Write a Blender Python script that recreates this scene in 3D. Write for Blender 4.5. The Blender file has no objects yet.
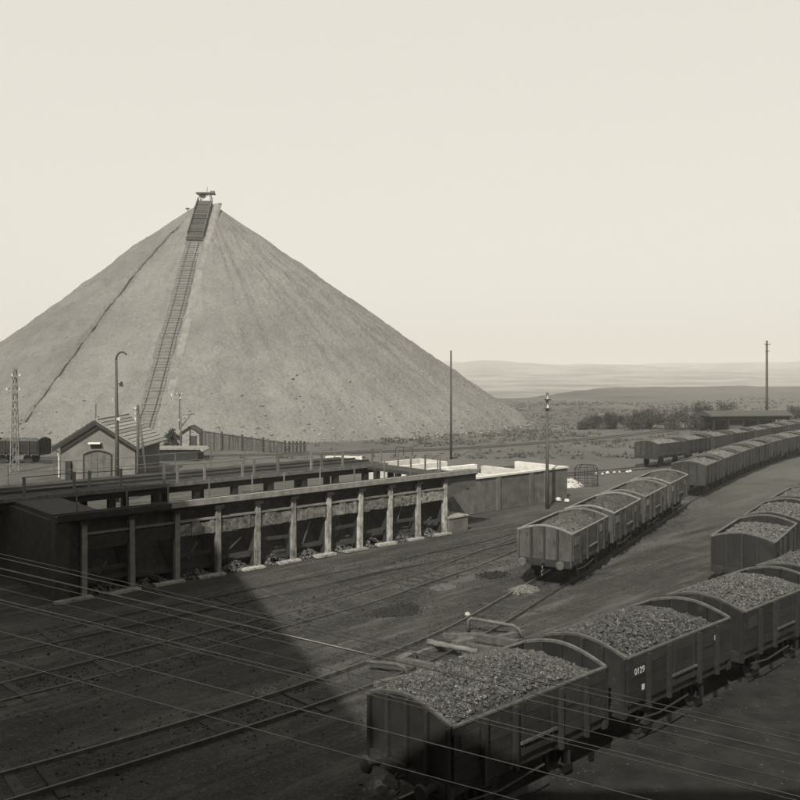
import bpy, bmesh, math, random
from mathutils import Vector, Matrix, noise

random.seed(7)
scene = bpy.context.scene
COL = scene.collection
R = math.radians

# ------------------------------------------------------------------ camera, sky, sun, exposure
EYE = 9.6                       # the photographer stands on a gallery above the yard
cam_d = bpy.data.cameras.new("camera")
cam = bpy.data.objects.new("camera", cam_d)
COL.objects.link(cam)
cam.location = (0, 0, EYE)
cam.rotation_euler = (R(90), 0, 0)
cam_d.sensor_width = 36
cam_d.lens = 38.53
cam_d.shift_x = 0.0
cam_d.shift_y = -0.0385
cam_d.clip_start = 0.1
cam_d.clip_end = 20000
scene.camera = cam

SUN_TO = Vector((-0.30, -0.954, 0)).normalized()     # ground direction towards the sun
SUN_EL = R(44)
sun_vec = Vector((SUN_TO.x * math.cos(SUN_EL), SUN_TO.y * math.cos(SUN_EL), math.sin(SUN_EL)))

world = bpy.data.worlds.new("World")
scene.world = world
world.use_nodes = True
wn, wl = world.node_tree.nodes, world.node_tree.links
wn.clear()
wo = wn.new("ShaderNodeOutputWorld")
wb = wn.new("ShaderNodeBackground")
sky = wn.new("ShaderNodeTexSky")
sky.sky_type = 'NISHITA'
sky.sun_disc = False
sky.sun_elevation = SUN_EL
sky.sun_rotation = math.atan2(SUN_TO.x, SUN_TO.y)
sky.air_density = 1.0
sky.dust_density = 4.0
sky.ozone_density = 1.0
bw = wn.new("ShaderNodeRGBToBW")
tint = wn.new("ShaderNodeVectorMath")
tint.operation = 'SCALE'
tint.inputs[0].default_value = (1.045, 1.0, 0.895)
veil = wn.new("ShaderNodeMath")            # thin even cloud veil in front of the clear sky
veil.operation = 'MULTIPLY_ADD'
veil.inputs[1].default_value = 0.21
veil.inputs[2].default_value = 4.9
wl.new(sky.outputs[0], bw.inputs[0])
wl.new(bw.outputs[0], veil.inputs[0])
wl.new(veil.outputs[0], tint.inputs['Scale'])
wl.new(tint.outputs[0], wb.inputs[0])
wb.inputs[1].default_value = 0.10
wl.new(wb.outputs[0], wo.inputs[0])

sun_d = bpy.data.lights.new("sun", 'SUN')
sun_d.energy = 5.0
sun_d.angle = R(0.6)
sun_d.color = (1.0, 0.965, 0.88)
sun_o = bpy.data.objects.new("sun", sun_d)
COL.objects.link(sun_o)
sun_o.rotation_euler = sun_vec.to_track_quat('Z', 'Y').to_euler()
sun_o.location = (-40, -120, 120)

scene.view_settings.view_transform = 'Standard'
scene.view_settings.look = 'None'
scene.view_settings.exposure = 0.5
scene.view_settings.gamma = 1.0
scene.view_settings.use_curve_mapping = False
scene.cycles.max_bounces = 4
scene.cycles.volume_bounces = 0
scene.cycles.use_denoising = True


# ------------------------------------------------------------------ materials
def warm(v, w=1.0):
    v *= 0.80
    return (v * (1 + 0.03 * w), v, v * (1 - 0.075 * w), 1)


def mat(name, lo, hi, scale=3.0, rough=0.9, bump=0.3, detail=6, stretch=(1, 1, 1), spec=0.25,
        spots=None, coord='Object', bscale=None, bdist=0.02, wide=None):
    m = bpy.data.materials.new(name)
    m.use_nodes = True
    nt = m.node_tree
    N, L = nt.nodes, nt.links
    p = N["Principled BSDF"]
    p.inputs["Roughness"].default_value = rough
    p.inputs["Specular IOR Level"].default_value = spec
    tc = N.new("ShaderNodeTexCoord")
    mp = N.new("ShaderNodeMapping")
    mp.inputs["Scale"].default_value = stretch
    if coord == 'World':
        g = N.new("ShaderNodeNewGeometry")
        L.new(g.outputs["Position"], mp.inputs[0])
    else:
        L.new(tc.outputs["Object"], mp.inputs[0])
    oi = N.new("ShaderNodeObjectInfo")
    ad = N.new("ShaderNodeVectorMath")
    ad.operation = 'ADD'
    sc_ = N.new("ShaderNodeVectorMath")
    sc_.operation = 'SCALE'
    sc_.inputs[0].default_value = (17.0, 31.0, 11.0) if coord != 'World' else (0, 0, 0)
    L.new(oi.outputs["Random"], sc_.inputs["Scale"])
    L.new(mp.outputs[0], ad.inputs[0])
    L.new(sc_.outputs[0], ad.inputs[1])
    n1 = N.new("ShaderNodeTexNoise")
    n1.inputs["Scale"].default_value = scale
    n1.inputs["Detail"].default_value = detail
    n1.inputs["Roughness"].default_value = 0.65
    L.new(ad.outputs[0], n1.inputs["Vector"])
    r1 = N.new("ShaderNodeValToRGB")
    r1.color_ramp.elements[0].position = 0.33
    r1.color_ramp.elements[0].color = warm(lo)
    r1.color_ramp.elements[1].position = 0.67
    r1.color_ramp.elements[1].color = warm(hi)
    L.new(n1.outputs[0], r1.inputs[0])
    out = r1.outputs[0]

    def overlay(out, sc, col, p0, p1, amount):
        n = N.new("ShaderNodeTexNoise")
        n.inputs["Scale"].default_value = sc
        n.inputs["Detail"].default_value = 5
        n.inputs["Roughness"].default_value = 0.6
        L.new(ad.outputs[0], n.inputs["Vector"])
        rr = N.new("ShaderNodeValToRGB")
        rr.color_ramp.elements[0].position = p0
        rr.color_ramp.elements[0].color = (0, 0, 0, 1)
        rr.color_ramp.elements[1].position = p1
        rr.color_ramp.elements[1].color = (amount, amount, amount, 1)
        L.new(n.outputs[0], rr.inputs[0])
        mx = N.new("ShaderNodeMix")
        mx.data_type = 'RGBA'
        L.new(rr.outputs[0], mx.inputs[0])
        L.new(out, mx.inputs[6])
        mx.inputs[7].default_value = warm(col)
        return mx.outputs[2]
    if wide:
        for w in wide:
            out = overlay(out, *w)
    if spots:
        out = overlay(out, *spots)
    if coord != 'World':
        vr = N.new("ShaderNodeMapRange")
        vr.inputs["To Min"].default_value = 0.72
        vr.inputs["To Max"].default_value = 1.28
        L.new(oi.outputs["Random"], vr.inputs["Value"])
        hs = N.new("ShaderNodeHueSaturation")
        L.new(vr.outputs[0], hs.inputs["Value"])
        L.new(out, hs.inputs["Color"])
        out = hs.outputs[0]
    L.new(out, p.inputs["Base Color"])
    if bump:
        nb = N.new("ShaderNodeTexNoise")
        nb.inputs["Scale"].default_value = bscale or scale * 4
        nb.inputs["Detail"].default_value = 5
        L.new(ad.outputs[0], nb.inputs["Vector"])
        b = N.new("ShaderNodeBump")
        b.inputs["Strength"].default_value = bump
        b.inputs["Distance"].default_value = bdist
        L.new(nb.outputs[0], b.inputs["Height"])
        L.new(b.outputs[0], p.inputs["Normal"])
    return m


M = {}
M['wood_grey'] = mat('weathered_grey_boards', 0.038, 0.076, 2.2, 0.9, 0.35, stretch=(1, 1, 0.6), spots=(4.0, 0.02, 0.56, 0.70, 0.85), bscale=30)
M['wood_black'] = mat('tarred_boards', 0.010, 0.022, 2.2, 0.85, 0.35, spots=(4.0, 0.06, 0.62, 0.75, 0.5), bscale=30)
M['wood_mid'] = mat('grimy_boards', 0.020, 0.042, 2.2, 0.9, 0.35, spots=(4.0, 0.10, 0.62, 0.74, 0.5), bscale=30)
M['iron_dark'] = mat('sooty_iron', 0.010, 0.024, 6, 0.7, 0.2, spec=0.4)
M['iron_rim'] = mat('worn_iron_rim', 0.085, 0.17, 5, 0.65, 0.2, spec=0.5)
M['iron_rim_dark'] = mat('grimy_iron_rim', 0.035, 0.085, 5, 0.65, 0.2, spec=0.5)
M['rail'] = mat('grimy_rail', 0.020, 0.06, 4, 0.55, 0.2, spec=0.5)
M['coal'] = mat('coal', 0.018, 0.062, 5, 0.5, 0.9, spots=(17, 0.34, 0.60, 0.69, 0.85), spec=0.6, bscale=16, bdist=0.05)  # pale spots paint the glints of lump coal into the colour
M['coal_dust'] = mat('dusty_small_coal', 0.045, 0.085, 4, 0.8, 0.9, spots=(15, 0.16, 0.60, 0.70, 0.5), spec=0.3, bscale=20, bdist=0.04)
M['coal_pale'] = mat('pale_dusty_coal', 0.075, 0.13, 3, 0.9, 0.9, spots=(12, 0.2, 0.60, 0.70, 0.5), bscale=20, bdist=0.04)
M['post'] = mat('limewashed_timber_post', 0.08, 0.36, 4.5, 0.9, 0.4, stretch=(1, 1, 0.5), spots=(3, 0.05, 0.58, 0.7, 0.7))
M['sill'] = mat('pale_concrete_sill', 0.14, 0.34, 6, 0.9, 0.5, spots=(5, 0.04, 0.54, 0.66, 0.85))
M['lintel'] = mat('dusty_concrete_band', 0.04, 0.24, 4.5, 0.9, 0.6, spots=(7, 0.45, 0.60, 0.70, 0.8), bdist=0.05)
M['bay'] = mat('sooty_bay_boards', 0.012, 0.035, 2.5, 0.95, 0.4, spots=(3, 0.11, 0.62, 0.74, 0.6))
M['deck'] = mat('coal_black_deck', 0.016, 0.036, 2, 0.9, 0.5, spots=(5, 0.12, 0.62, 0.74, 0.5))
M['deck_edge'] = mat('dusty_deck_edge', 0.11, 0.20, 3, 0.9, 0.3, spots=(5, 0.07, 0.6, 0.75, 0.5))
M['trestle'] = mat('tarred_trestle', 0.010, 0.022, 3, 0.85, 0.3)
M['railing'] = mat('grey_railing', 0.09, 0.16, 4, 0.7, 0.1)
M['concrete'] = mat('stained_concrete', 0.055, 0.105, 1.6, 0.92, 0.4, spots=(2.6, 0.04, 0.55, 0.75, 0.6))
M['white'] = mat('limewash', 0.44, 0.60, 2, 0.95, 0.3, spots=(3, 0.20, 0.56, 0.75, 0.5))
M['limestone'] = mat('white_limestone', 0.30, 0.50, 6, 0.95, 0.4)
M['render'] = mat('rendered_wall', 0.09, 0.14, 1.5, 0.95, 0.3, spots=(3, 0.11, 0.6, 0.8, 0.5))
M['roof_tile'] = mat('pale_roof_tiles', 0.15, 0.24, 3, 0.85, 0.3)
M['roof_dark'] = mat('tarred_felt', 0.03, 0.055, 3, 0.85, 0.3)
M['board_dark'] = mat('dark_bargeboard', 0.02, 0.04, 4, 0.8, 0.2)
M['pole'] = mat('weathered_pole', 0.04, 0.08, 3, 0.9, 0.2, stretch=(1, 1, 0.2))
M['steel_light'] = mat('galvanised_steel', 0.14, 0.22, 4, 0.6, 0.1)
M['wire'] = mat('galvanised_wire', 0.34, 0.50, 3, 0.45, 0.0, spec=0.6)
M['porcelain'] = mat('porcelain', 0.45, 0.55, 3, 0.3, 0.0, spec=0.6)
M['timber'] = mat('bare_timber', 0.06, 0.14, 7, 0.95, 0.8, stretch=(0.25, 1, 1), spots=(6, 0.05, 0.58, 0.7, 0.7))
M['timber_dark'] = mat('old_sleeper_timber', 0.05, 0.11, 5, 0.9, 0.4)
M['sleeper'] = mat('buried_sleeper', 0.018, 0.05, 3, 0.95, 0.5)
M['coal_fines'] = mat('black_coal_fines', 0.006, 0.012, 5, 0.9, 0.5)
M['gravel'] = mat('cinder_gravel', 0.025, 0.06, 3, 0.95, 0.3)
M['brick'] = mat('sooty_brick', 0.05, 0.08, 2, 0.95, 0.3)
M['paint_white'] = mat('white_lettering_paint', 0.30, 0.55, 12, 0.8, 0.0)
M['glass'] = mat('dirty_glass', 0.02, 0.04, 2, 0.2, 0.0, spec=0.6)
M['bush'] = mat('bush_leaves', 0.018, 0.05, 2, 0.9, 0.0)
M['weeds'] = mat('dry_weeds', 0.045, 0.085, 2, 0.95, 0.0)
M['twig'] = mat('twigs', 0.04, 0.07, 5, 0.9, 0.2)
M['ash'] = mat('pale_ash', 0.075, 0.14, 6, 0.98, 0.6, bdist=0.04)
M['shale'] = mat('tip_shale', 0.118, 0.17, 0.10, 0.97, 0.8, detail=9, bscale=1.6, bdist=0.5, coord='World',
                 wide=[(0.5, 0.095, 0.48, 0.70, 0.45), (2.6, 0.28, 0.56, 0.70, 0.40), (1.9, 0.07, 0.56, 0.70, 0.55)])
M['shale_left'] = mat('darker_tip_shale', 0.108, 0.155, 0.10, 0.97, 0.8, detail=9, bscale=1.6, bdist=0.5, coord='World',
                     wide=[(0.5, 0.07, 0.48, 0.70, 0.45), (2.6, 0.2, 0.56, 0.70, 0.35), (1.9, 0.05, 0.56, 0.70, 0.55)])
M['shale_loose'] = mat('loose_rock', 0.11, 0.24, 0.9, 0.97, 0.5, coord='World')
M['incline_bed'] = mat('incline_ballast', 0.085, 0.135, 1.2, 0.97, 0.6, coord='World')
M['incline_rail'] = mat('rusty_incline_rail', 0.06, 0.10, 2, 0.9, 0.2)
M['incline_sleeper'] = mat('bleached_sleepers', 0.080, 0.125, 2, 0.95, 0.3)
M['incline_path'] = mat('trodden_incline_path', 0.12, 0.20, 0.8, 0.97, 0.6, coord='World')


def ground_material():
    """Yard dirt near, scrub and fields beyond; colour patches follow the ground itself."""
    m = bpy.data.materials.new('yard_dirt_and_fields')
    m.use_nodes = True
    N, L = m.node_tree.nodes, m.node_tree.links
    p = N["Principled BSDF"]
    p.inputs["Roughness"].default_value = 0.97
    p.inputs["Specular IOR Level"].default_value = 0.15
    g = N.new("ShaderNodeNewGeometry")

    def nz(scale, detail=6, rough=0.62, vec=None):
        n = N.new("ShaderNodeTexNoise")
        n.inputs["Scale"].default_value = scale
        n.inputs["Detail"].default_value = detail
        n.inputs["Roughness"].default_value = rough
        L.new(vec or g.outputs["Position"], n.inputs["Vector"])
        return n.outputs[0]

    def ramp(f, stops):
        r = N.new("ShaderNodeValToRGB")
        el = r.color_ramp.elements
        while len(el) < len(stops):
            el.new(0.5)
        for e, (ps, c) in zip(el, stops):
            e.position = ps
            e.color = warm(c) if not isinstance(c, tuple) else c
        L.new(f, r.inputs[0])
        return r.outputs[0]

    def mix(f, a, b):
        x = N.new("ShaderNodeMix")
        x.data_type = 'RGBA'
        if isinstance(f, float):
            x.inputs[0].default_value = f
        else:
            L.new(f, x.inputs[0])
        for i, s in ((6, a), (7, b)):
            if isinstance(s, (int, float)):
                x.inputs[i].default_value = warm(s)
            else:
                L.new(s, x.inputs[i])
        return x.outputs[2]
    K, W = (0, 0, 0, 1), (1, 1, 1, 1)
    # yard: directional streaks along the tracks
    mp = N.new("ShaderNodeMapping")
    mp.inputs["Rotation"].default_value = (0, 0, R(-45))
    L.new(g.outputs["Position"], mp.inputs[0])
    mp2 = N.new("ShaderNodeMapping")
    mp2.inputs["Scale"].default_value = (0.14, 1.0, 1.0)
    L.new(mp.outputs[0], mp2.inputs[0])
    st = mp2.outputs[0]
    yard = ramp(nz(0.45, 9, 0.72), [(0.30, 0.021), (0.52, 0.038), (0.72, 0.070)])
    yard = mix(ramp(nz(0.8, 6, 0.65, st), [(0.47, K), (0.62, (0.85, 0.85, 0.85, 1))]), yard, 0.018)
    yard = mix(ramp(nz(0.55, 6, 0.65, st), [(0.52, K), (0.66, (0.75, 0.75, 0.75, 1))]), yard, 0.105)
    mp3 = N.new("ShaderNodeMapping")
    mp3.inputs["Scale"].default_value = (0.05, 2.6, 1.0)
    L.new(mp.outputs[0], mp3.inputs[0])
    yard = mix(ramp(nz(1.0, 4, 0.7, mp3.outputs[0]), [(0.54, K), (0.66, (0.65, 0.65, 0.65, 1))]), yard, 0.017)
    yard = mix(ramp(nz(1.3, 4, 0.7, mp3.outputs[0]), [(0.58, K), (0.70, (0.5, 0.5, 0.5, 1))]), yard, 0.11)
    yard = mix(ramp(nz(22, 3, 0.7), [(0.56, K), (0.68, (0.6, 0.6, 0.6, 1))]), yard, 0.13)
    yard = mix(ramp(nz(7, 4, 0.7), [(0.58, K), (0.70, (0.7, 0.7, 0.7, 1))]), yard, 0.12)
    yard = mix(ramp(nz(4.2, 4, 0.7), [(0.56, K), (0.70, (0.75, 0.75, 0.75, 1))]), yard, 0.014)
    # darker ground from the near siding towards the photographer
    sp = N.new("ShaderNodeSeparateXYZ")
    L.new(g.outputs["Position"], sp.inputs[0])

    def math_(op, a, b):
        x = N.new("ShaderNodeMath")
        x.operation = op
        for i, s in enumerate((a, b)):
            if isinstance(s, (int, float)):
                x.inputs[i].default_value = s
            else:
                L.new(s, x.inputs[i])
        return x.outputs[0]
    # distance past the near siding, perpendicular to it (negative = towards the photographer)
    dperp = math_('ADD', math_('MULTIPLY', math_('SUBTRACT', sp.outputs[0], 4.77), -0.665),
                  math_('MULTIPLY', math_('SUBTRACT', sp.outputs[1], 22.2), 0.747))
    dn = math_('ADD', dperp, math_('MULTIPLY', nz(0.35, 5), 6.0))
    cd = N.new("ShaderNodeMapRange")
    cd.inputs["From Min"].default_value = 5.2
    cd.inputs["From Max"].default_value = 2.6
    L.new(dn, cd.inputs["Value"])
    yard = mix(cd.outputs[0], yard, ramp(nz(1.2, 6), [(0.3, 0.010), (0.72, 0.030)]))
    # scrub and fields
    fld = ramp(nz(0.02, 9, 0.7), [(0.32, 0.060), (0.68, 0.12)])
    fld = mix(ramp(nz(0.28, 6, 0.7), [(0.52, K), (0.66, (0.7, 0.7, 0.7, 1))]), fld, 0.045)
    fld = mix(ramp(nz(0.9, 4, 0.7), [(0.58, K), (0.68, (0.6, 0.6, 0.6, 1))]), fld, 0.15)
    far = ramp(nz(0.006, 8, 0.65), [(0.42, 0.02), (0.58, 0.17)])
    fld = mix(ramp(math_('DIVIDE', sp.outputs[1], 2000.0), [(0.22, K), (0.6, W)]), fld, far)
    yy = math_('ADD', sp.outputs[1], math_('MULTIPLY', nz(0.06, 5), 40.0))
    sel = ramp(math_('DIVIDE', yy, 200.0), [(0.36, K), (0.52, W)])
    L.new(mix(sel, yard, fld), p.inputs["Base Color"])
    b = N.new("ShaderNodeBump")
    b.inputs["Strength"].default_value = 0.7
    b.inputs["Distance"].default_value = 0.10
    L.new(nz(5.0, 8, 0.7), b.inputs["Height"])
    L.new(b.outputs[0], p.inputs["Normal"])
    return m


M['ground'] = ground_material()


# ------------------------------------------------------------------ mesh helpers
class MB:
    def __init__(self):
        self.v, self.f = [], []

    def box(self, x0, x1, y0, y1, z0, z1, mtx=None):
        b = len(self.v)
        for x in (x0, x1):
            for y in (y0, y1):
                for z in (z0, z1):
                    p = Vector((x, y, z))
                    self.v.append(tuple(mtx @ p if mtx else p))
        self.f += [tuple(b + i for i in q) for q in
                   ((0, 1, 3, 2), (4, 6, 7, 5), (0, 4, 5, 1), (2, 3, 7, 6), (0, 2, 6, 4), (1, 5, 7, 3))]
        return self

    def prism(self, poly, axis, a0, a1):
        """poly: 2D points; extruded along axis ('x' -> poly is y,z ; 'y' -> x,z ; 'z' -> x,y)."""
        b = len(self.v)
        n = len(poly)
        for a in (a0, a1):
            for (p, q) in poly:
                self.v.append({'x': (a, p, q), 'y': (p, a, q), 'z': (p, q, a)}[axis])
        self.f.append(tuple(b + i for i in range(n)))
        self.f.append(tuple(b + n + i for i in reversed(range(n))))
        for i in range(n):
            j = (i + 1) % n
            self.f.append((b + j, b + i, b + n + i, b + n + j))
        return self

    def tube(self, pts, r, n=8, r1=None, cap=True):
        pts = [Vector(p) for p in pts]
        b = len(self.v)
        k = len(pts)
        prev = None
        for i, p in enumerate(pts):
            t = (pts[min(i + 1, k - 1)] - pts[max(i - 1, 0)]).normalized()
            if prev is None:
                a = Vector((0, 0, 1)) if abs(t.z) < 0.9 else Vector((1, 0, 0))
            else:
                a = prev
            s = t.cross(a).normalized()
            u = s.cross(t).normalized()
            prev = u
            rr = r if r1 is None else r + (r1 - r) * i / (k - 1)
            for j in range(n):
                an = 2 * math.pi * j / n
                self.v.append(tuple(p + s * (rr * math.cos(an)) + u * (rr * math.sin(an))))
        for i in range(k - 1):
            for j in range(n):
                j2 = (j + 1) % n
                self.f.append((b + i * n + j, b + i * n + j2, b + (i + 1) * n + j2, b + (i + 1) * n + j))
        if cap:
            self.f.append(tuple(b + j for j in reversed(range(n))))
            self.f.append(tuple(b + (k - 1) * n + j for j in range(n)))
        return self

    def lump(self, c, r, rnd):
        b = len(self.v)
        rot = Matrix.Rotation(rnd.random() * 6.3, 3, Vector((rnd.random() - .5, rnd.random() - .5, rnd.random() - .5 + .01)))
        for p in ((1, 0, 0), (-1, 0, 0), (0, 1, 0), (0, -1, 0), (0, 0, 1), (0, 0, -1), (.6, .6, .6), (-.6, .6, -.6)):
            q = rot @ Vector(p) * (r * (0.65 + 0.6 * rnd.random()))
            self.v.append((c[0] + q.x, c[1] + q.y, c[2] + q.z * 0.8))
        self.f += [tuple(b + i for i in t) for t in
                   ((6, 0, 2), (6, 2, 4), (6, 4, 0), (4, 2, 7), (4, 7, 1), (4, 1, 3), (4, 3, 0), (0, 3, 5), (0, 5, 2), (2, 5, 7), (7, 5, 1), (1, 5, 3))]
        return self

    def mesh(self, name, material, smooth=False):
        me = bpy.data.meshes.new(name)
        me.from_pydata(self.v, [], self.f)
        bm = bmesh.new()
        bm.from_mesh(me)
        bmesh.ops.recalc_face_normals(bm, faces=bm.faces[:])
        bm.to_mesh(me)
        bm.free()
        if smooth:
            me.polygons.foreach_set('use_smooth', [True] * len(me.polygons))
        me.materials.append(M[material])
        me.update()
        return me

    def build(self, name, material, parent=None, smooth=False, loc=None):
        return link(name, self.mesh(name, material, smooth), parent, loc)


def link(name, data, parent=None, loc=None, rotz=None):
    o = bpy.data.objects.new(name, data)
    COL.objects.link(o)
    if parent is not None:
        o.parent = parent
    if loc is not None:
        o.location = loc
    if rotz is not None:
        o.rotation_euler.z = rotz
    return o


def thing(name, label, cat, loc=(0, 0, 0), rotz=0.0, group=None):
    return tag(link(name, None, None, loc, rotz), label, cat, group)


def tag(o, label, cat, group=None):
    o['label'] = label
    o['category'] = cat
    if group:
        o['group'] = group
    return o


def structure(o):
    o['kind'] = 'structure'
    return o


def fbm(x, y, z=0.0, o=5):
    return noise.fractal(Vector((x, y, z)), 0.6, 2.0, o)


def smooth01(t):
    t = max(0.0, min(1.0, t))
    return t * t * (3 - 2 * t)


def spline(pts, step=0.8):
    """Catmull-Rom through 2D points, resampled; returns list of Vector and cumulative length."""
    P = [Vector((p[0], p[1], 0)) for p in pts]
    P = [P[0] * 2 - P[1]] + P + [P[-1] * 2 - P[-2]]
    out = []
    for i in range(1, len(P) - 2):
        a, b, c, d = P[i - 1], P[i], P[i + 1], P[i + 2]
        n = max(2, int((c - b).length / step))
        for k in range(n):
            t = k / n
            out.append(0.5 * (2 * b + (c - a) * t + (2 * a - 5 * b + 4 * c - d) * t * t + (3 * b - a - 3 * c + d) * t ** 3))
    out.append(P[-2])
    L_ = [0.0]
    for i in range(1, len(out)):
        L_.append(L_[-1] + (out[i] - out[i - 1]).length)
    return out, L_


def at_s(path, s):
    pts, L_ = path
    for i in range(1, len(pts)):
        if L_[i] >= s or i == len(pts) - 1:
            t = (s - L_[i - 1]) / max(1e-6, L_[i] - L_[i - 1])
            return pts[i - 1].lerp(pts[i], t)


def nearest_s(path, x, y):
    pts, L_ = path
    q = Vector((x, y, 0))
    return min(zip(pts, L_), key=lambda a: (a[0] - q).length)[1]


# ------------------------------------------------------------------ the ground, one sheet to the horizon
def terrain_z(x, y):
    d = math.hypot(x, y)
    z = 0.0
    if y > 100:
        az = x / y
        edge = 265 + 190 * smooth01((az - 0.11) / 0.20) + 40 * noise.noise(Vector((az * 9, 0.3, 0)))
        k = smooth01((y - edge) / 420)
        z -= 26 * k
        z += 0.9 * smooth01((y - 125) / 60) * fbm(x / 40, y / 40, 1.5)
        f = smooth01((d - 1100) / 2600)
        z += f * (48 + 20 * fbm(x / 620, y / 1100, 5.0) + 8 * math.sin(x / 1400 + 0.6))
        z -= smooth01((d - 3900) / 1500) * 45
    else:
        z -= 0.05 * (0.5 + 0.5 * noise.noise(Vector((x * 0.35, y * 0.35, 0))))
    return z


def build_ground():
    def axis(a, b, step, lim_lo, lim_hi, grow=1.10):
        xs = []
        x = a
        while x <= b:
            xs.append(x)
            x += step
        s = step
        hi = [xs[-1]]
        while hi[-1] < lim_hi:
            s *= grow
            hi.append(hi[-1] + s)
        s = step
        lo = [xs[0]]
        while lo[-1] > lim_lo:
            s *= grow
            lo.append(lo[-1] - s)
        return list(reversed(lo[1:])) + xs + hi[1:]
    xs = axis(-45, 60, 1.2, -5600, 5600, 1.12)
    ys = axis(8, 100, 1.2, -250, 5600, 1.045)
    v = [(x, y, terrain_z(x, y)) for y in ys for x in xs]
    n = len(xs)
    f = [(j * n + i, j * n + i + 1, (j + 1) * n + i + 1, (j + 1) * n + i) for j in range(len(ys) - 1) for i in range(n - 1)]
    me = bpy.data.meshes.new('ground')
    me.from_pydata(v, [], f)
    me.polygons.foreach_set('use_smooth', [True] * len(f))
    me.materials.append(M['ground'])
    structure(link('ground', me))


build_ground()


# ------------------------------------------------------------------ railway tracks
T1 = spline([(-15, 15.0), (-5.2, 22.8), (1.1, 29.4), (6.4, 37.9), (12.9, 49.2), (19.4, 60.5), (22.6, 65.8), (32.0, 80.0), (42.9, 94.2), (62, 114), (92, 138), (130, 162)])
T2 = spline([(-12.0, 7.27), (-3.0, 15.28), (4.77, 22.2), (8.67, 25.7), (20, 35.8), (34, 48.3), (48, 60.8)])
T3 = spline([(4.0, 23.6), (8.5, 28.2), (14.46, 36.2), (17.9, 41.3), (23.4, 49.4), (30.5, 58.7), (41, 69.5), (57, 83), (80, 98)])
T0 = spline([(-12, 66.0), (10, 75.2), (23.9, 83.2), (30, 89.4), (44, 105), (58, 122), (76, 143)])
TA = spline([(-24, 20.0), (-7.7, 35.1), (3.0, 45.0), (9.0, 51.8), (15, 61), (22.5, 74), (31, 88.0)])
TB = spline([(-16, 21.5), (-4.6, 32.6), (0.7, 38.8), (6.5, 47.2), (11.0, 54.8)])
T4 = spline([(-1.0, 8.2), (7.9, 16.1), (23.0, 29.6), (40, 44.8), (56, 59)])
TD = spline([(-40, 92), (-2.5, 99), (26.6, 118), (79, 170), (140, 215)])


def rail_profile_path(path, off, z0, z1, w, bury=0.0):
    pts, _ = path
    mb = MB()
    k = len(pts)
    for i, p in enumerate(pts):
        t = (pts[min(i + 1, k - 1)] - pts[max(i - 1, 0)]).normalized()
        nrm = Vector((-t.y, t.x, 0))
        c = p + nrm * off
        zz = z1 if not bury else z1 - bury * (0.5 + 0.9 * noise.noise(Vector((c.x * .16 + off * 9, c.y * .16, 2.0))))
        for (a, z) in ((-w, z0), (-w * .75, zz), (w * .75, zz), (w, z0)):
            q = c + nrm * a
            mb.v.append((q.x, q.y, z))
    for i in range(k - 1):
        for j in range(3):
            mb.f.append((i * 4 + j, i * 4 + j + 1, (i + 1) * 4 + j + 1, (i + 1) * 4 + j))
    return mb


RAIL_H = 0.11


def make_track(path, label, bury=0.0):
    root = structure(link('railway_track', None))
    root['label'] = label
    for s in (-0.75, 0.75):
        rail_profile_path(path, s, -0.12, RAIL_H, 0.045, bury).build('rail', 'rail', root)
    return root


track_labels = [
    (T1, 'siding under the grey wagons in the middle of the yard'),
    (T2, 'nearest siding under the heaped black wagons'),
    (T4, 'empty siding nearest the photographer'),
    (T3, 'siding under the dark wagons at the right edge'),
    (T0, 'siding behind the yard under the far short string of wagons'),
    (TA, 'track running along the foot of the coal bunkers'),
    (TB, 'track branching off in front of the coal bunkers'),
    (TD, 'far line crossing behind the yard below the spoil tip')]
track_objs = {}
for pth, lab in track_labels:
    track_objs[lab] = make_track(pth, lab, 0.13 if pth in (TA, TB) else 0.03 if pth is T4 else 0.05 if pth is T1 else 0.0)

# partly buried sleepers, only where the siding lies open in front of the grey wagons
slp = MB().box(-0.12, 0.12, -1.25, 1.25, -0.10, 0.015).mesh('sleeper', 'sleeper')
LAB = {id(p): l for p, l in track_labels}
for pth, s0, s1, hi in ((T1, 0.0, nearest_s(T1, 6.4, 37.9), .0), (TA, 4.0, TA[1][-1] - 14, -.012), (TB, 4.0, TB[1][-1] - 6, -.012),
                        (T2, 0.0, nearest_s(T2, 0.5, 18.4), .012), (T4, 0.0, 58.0, .012)):
    s = s0
    while s < s1:
        p, q = at_s(pth, s), at_s(pth, s + 0.3)
        o = link('sleeper', slp, track_objs[LAB[id(pth)]], (p.x, p.y, random.uniform(-0.06, hi)), math.atan2(q.y - p.y, q.x - p.x) + random.uniform(-.03, .03))
        o.scale = (random.uniform(.9, 1.1), random.uniform(.94, 1.03), 1)
        s += 0.72 + random.uniform(-.04, .04)

# ------------------------------------------------------------------ spoil tip
TIP = Vector((-37.6, 166.0, 0))
TIP_R, TIP_H = 56.0, 41.8
SLOPE = TIP_H / TIP_R


def tip_stretch(th):
    s_ = math.sin(th)
    return TIP_R / (TIP_R + (4.0 * s_ if s_ > 0 else 3.5 * s_))


def crease_angle(r):
    return R(-22 + 9 * min(1.2, r / 52))       # left of the meridian that faces the camera


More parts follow.
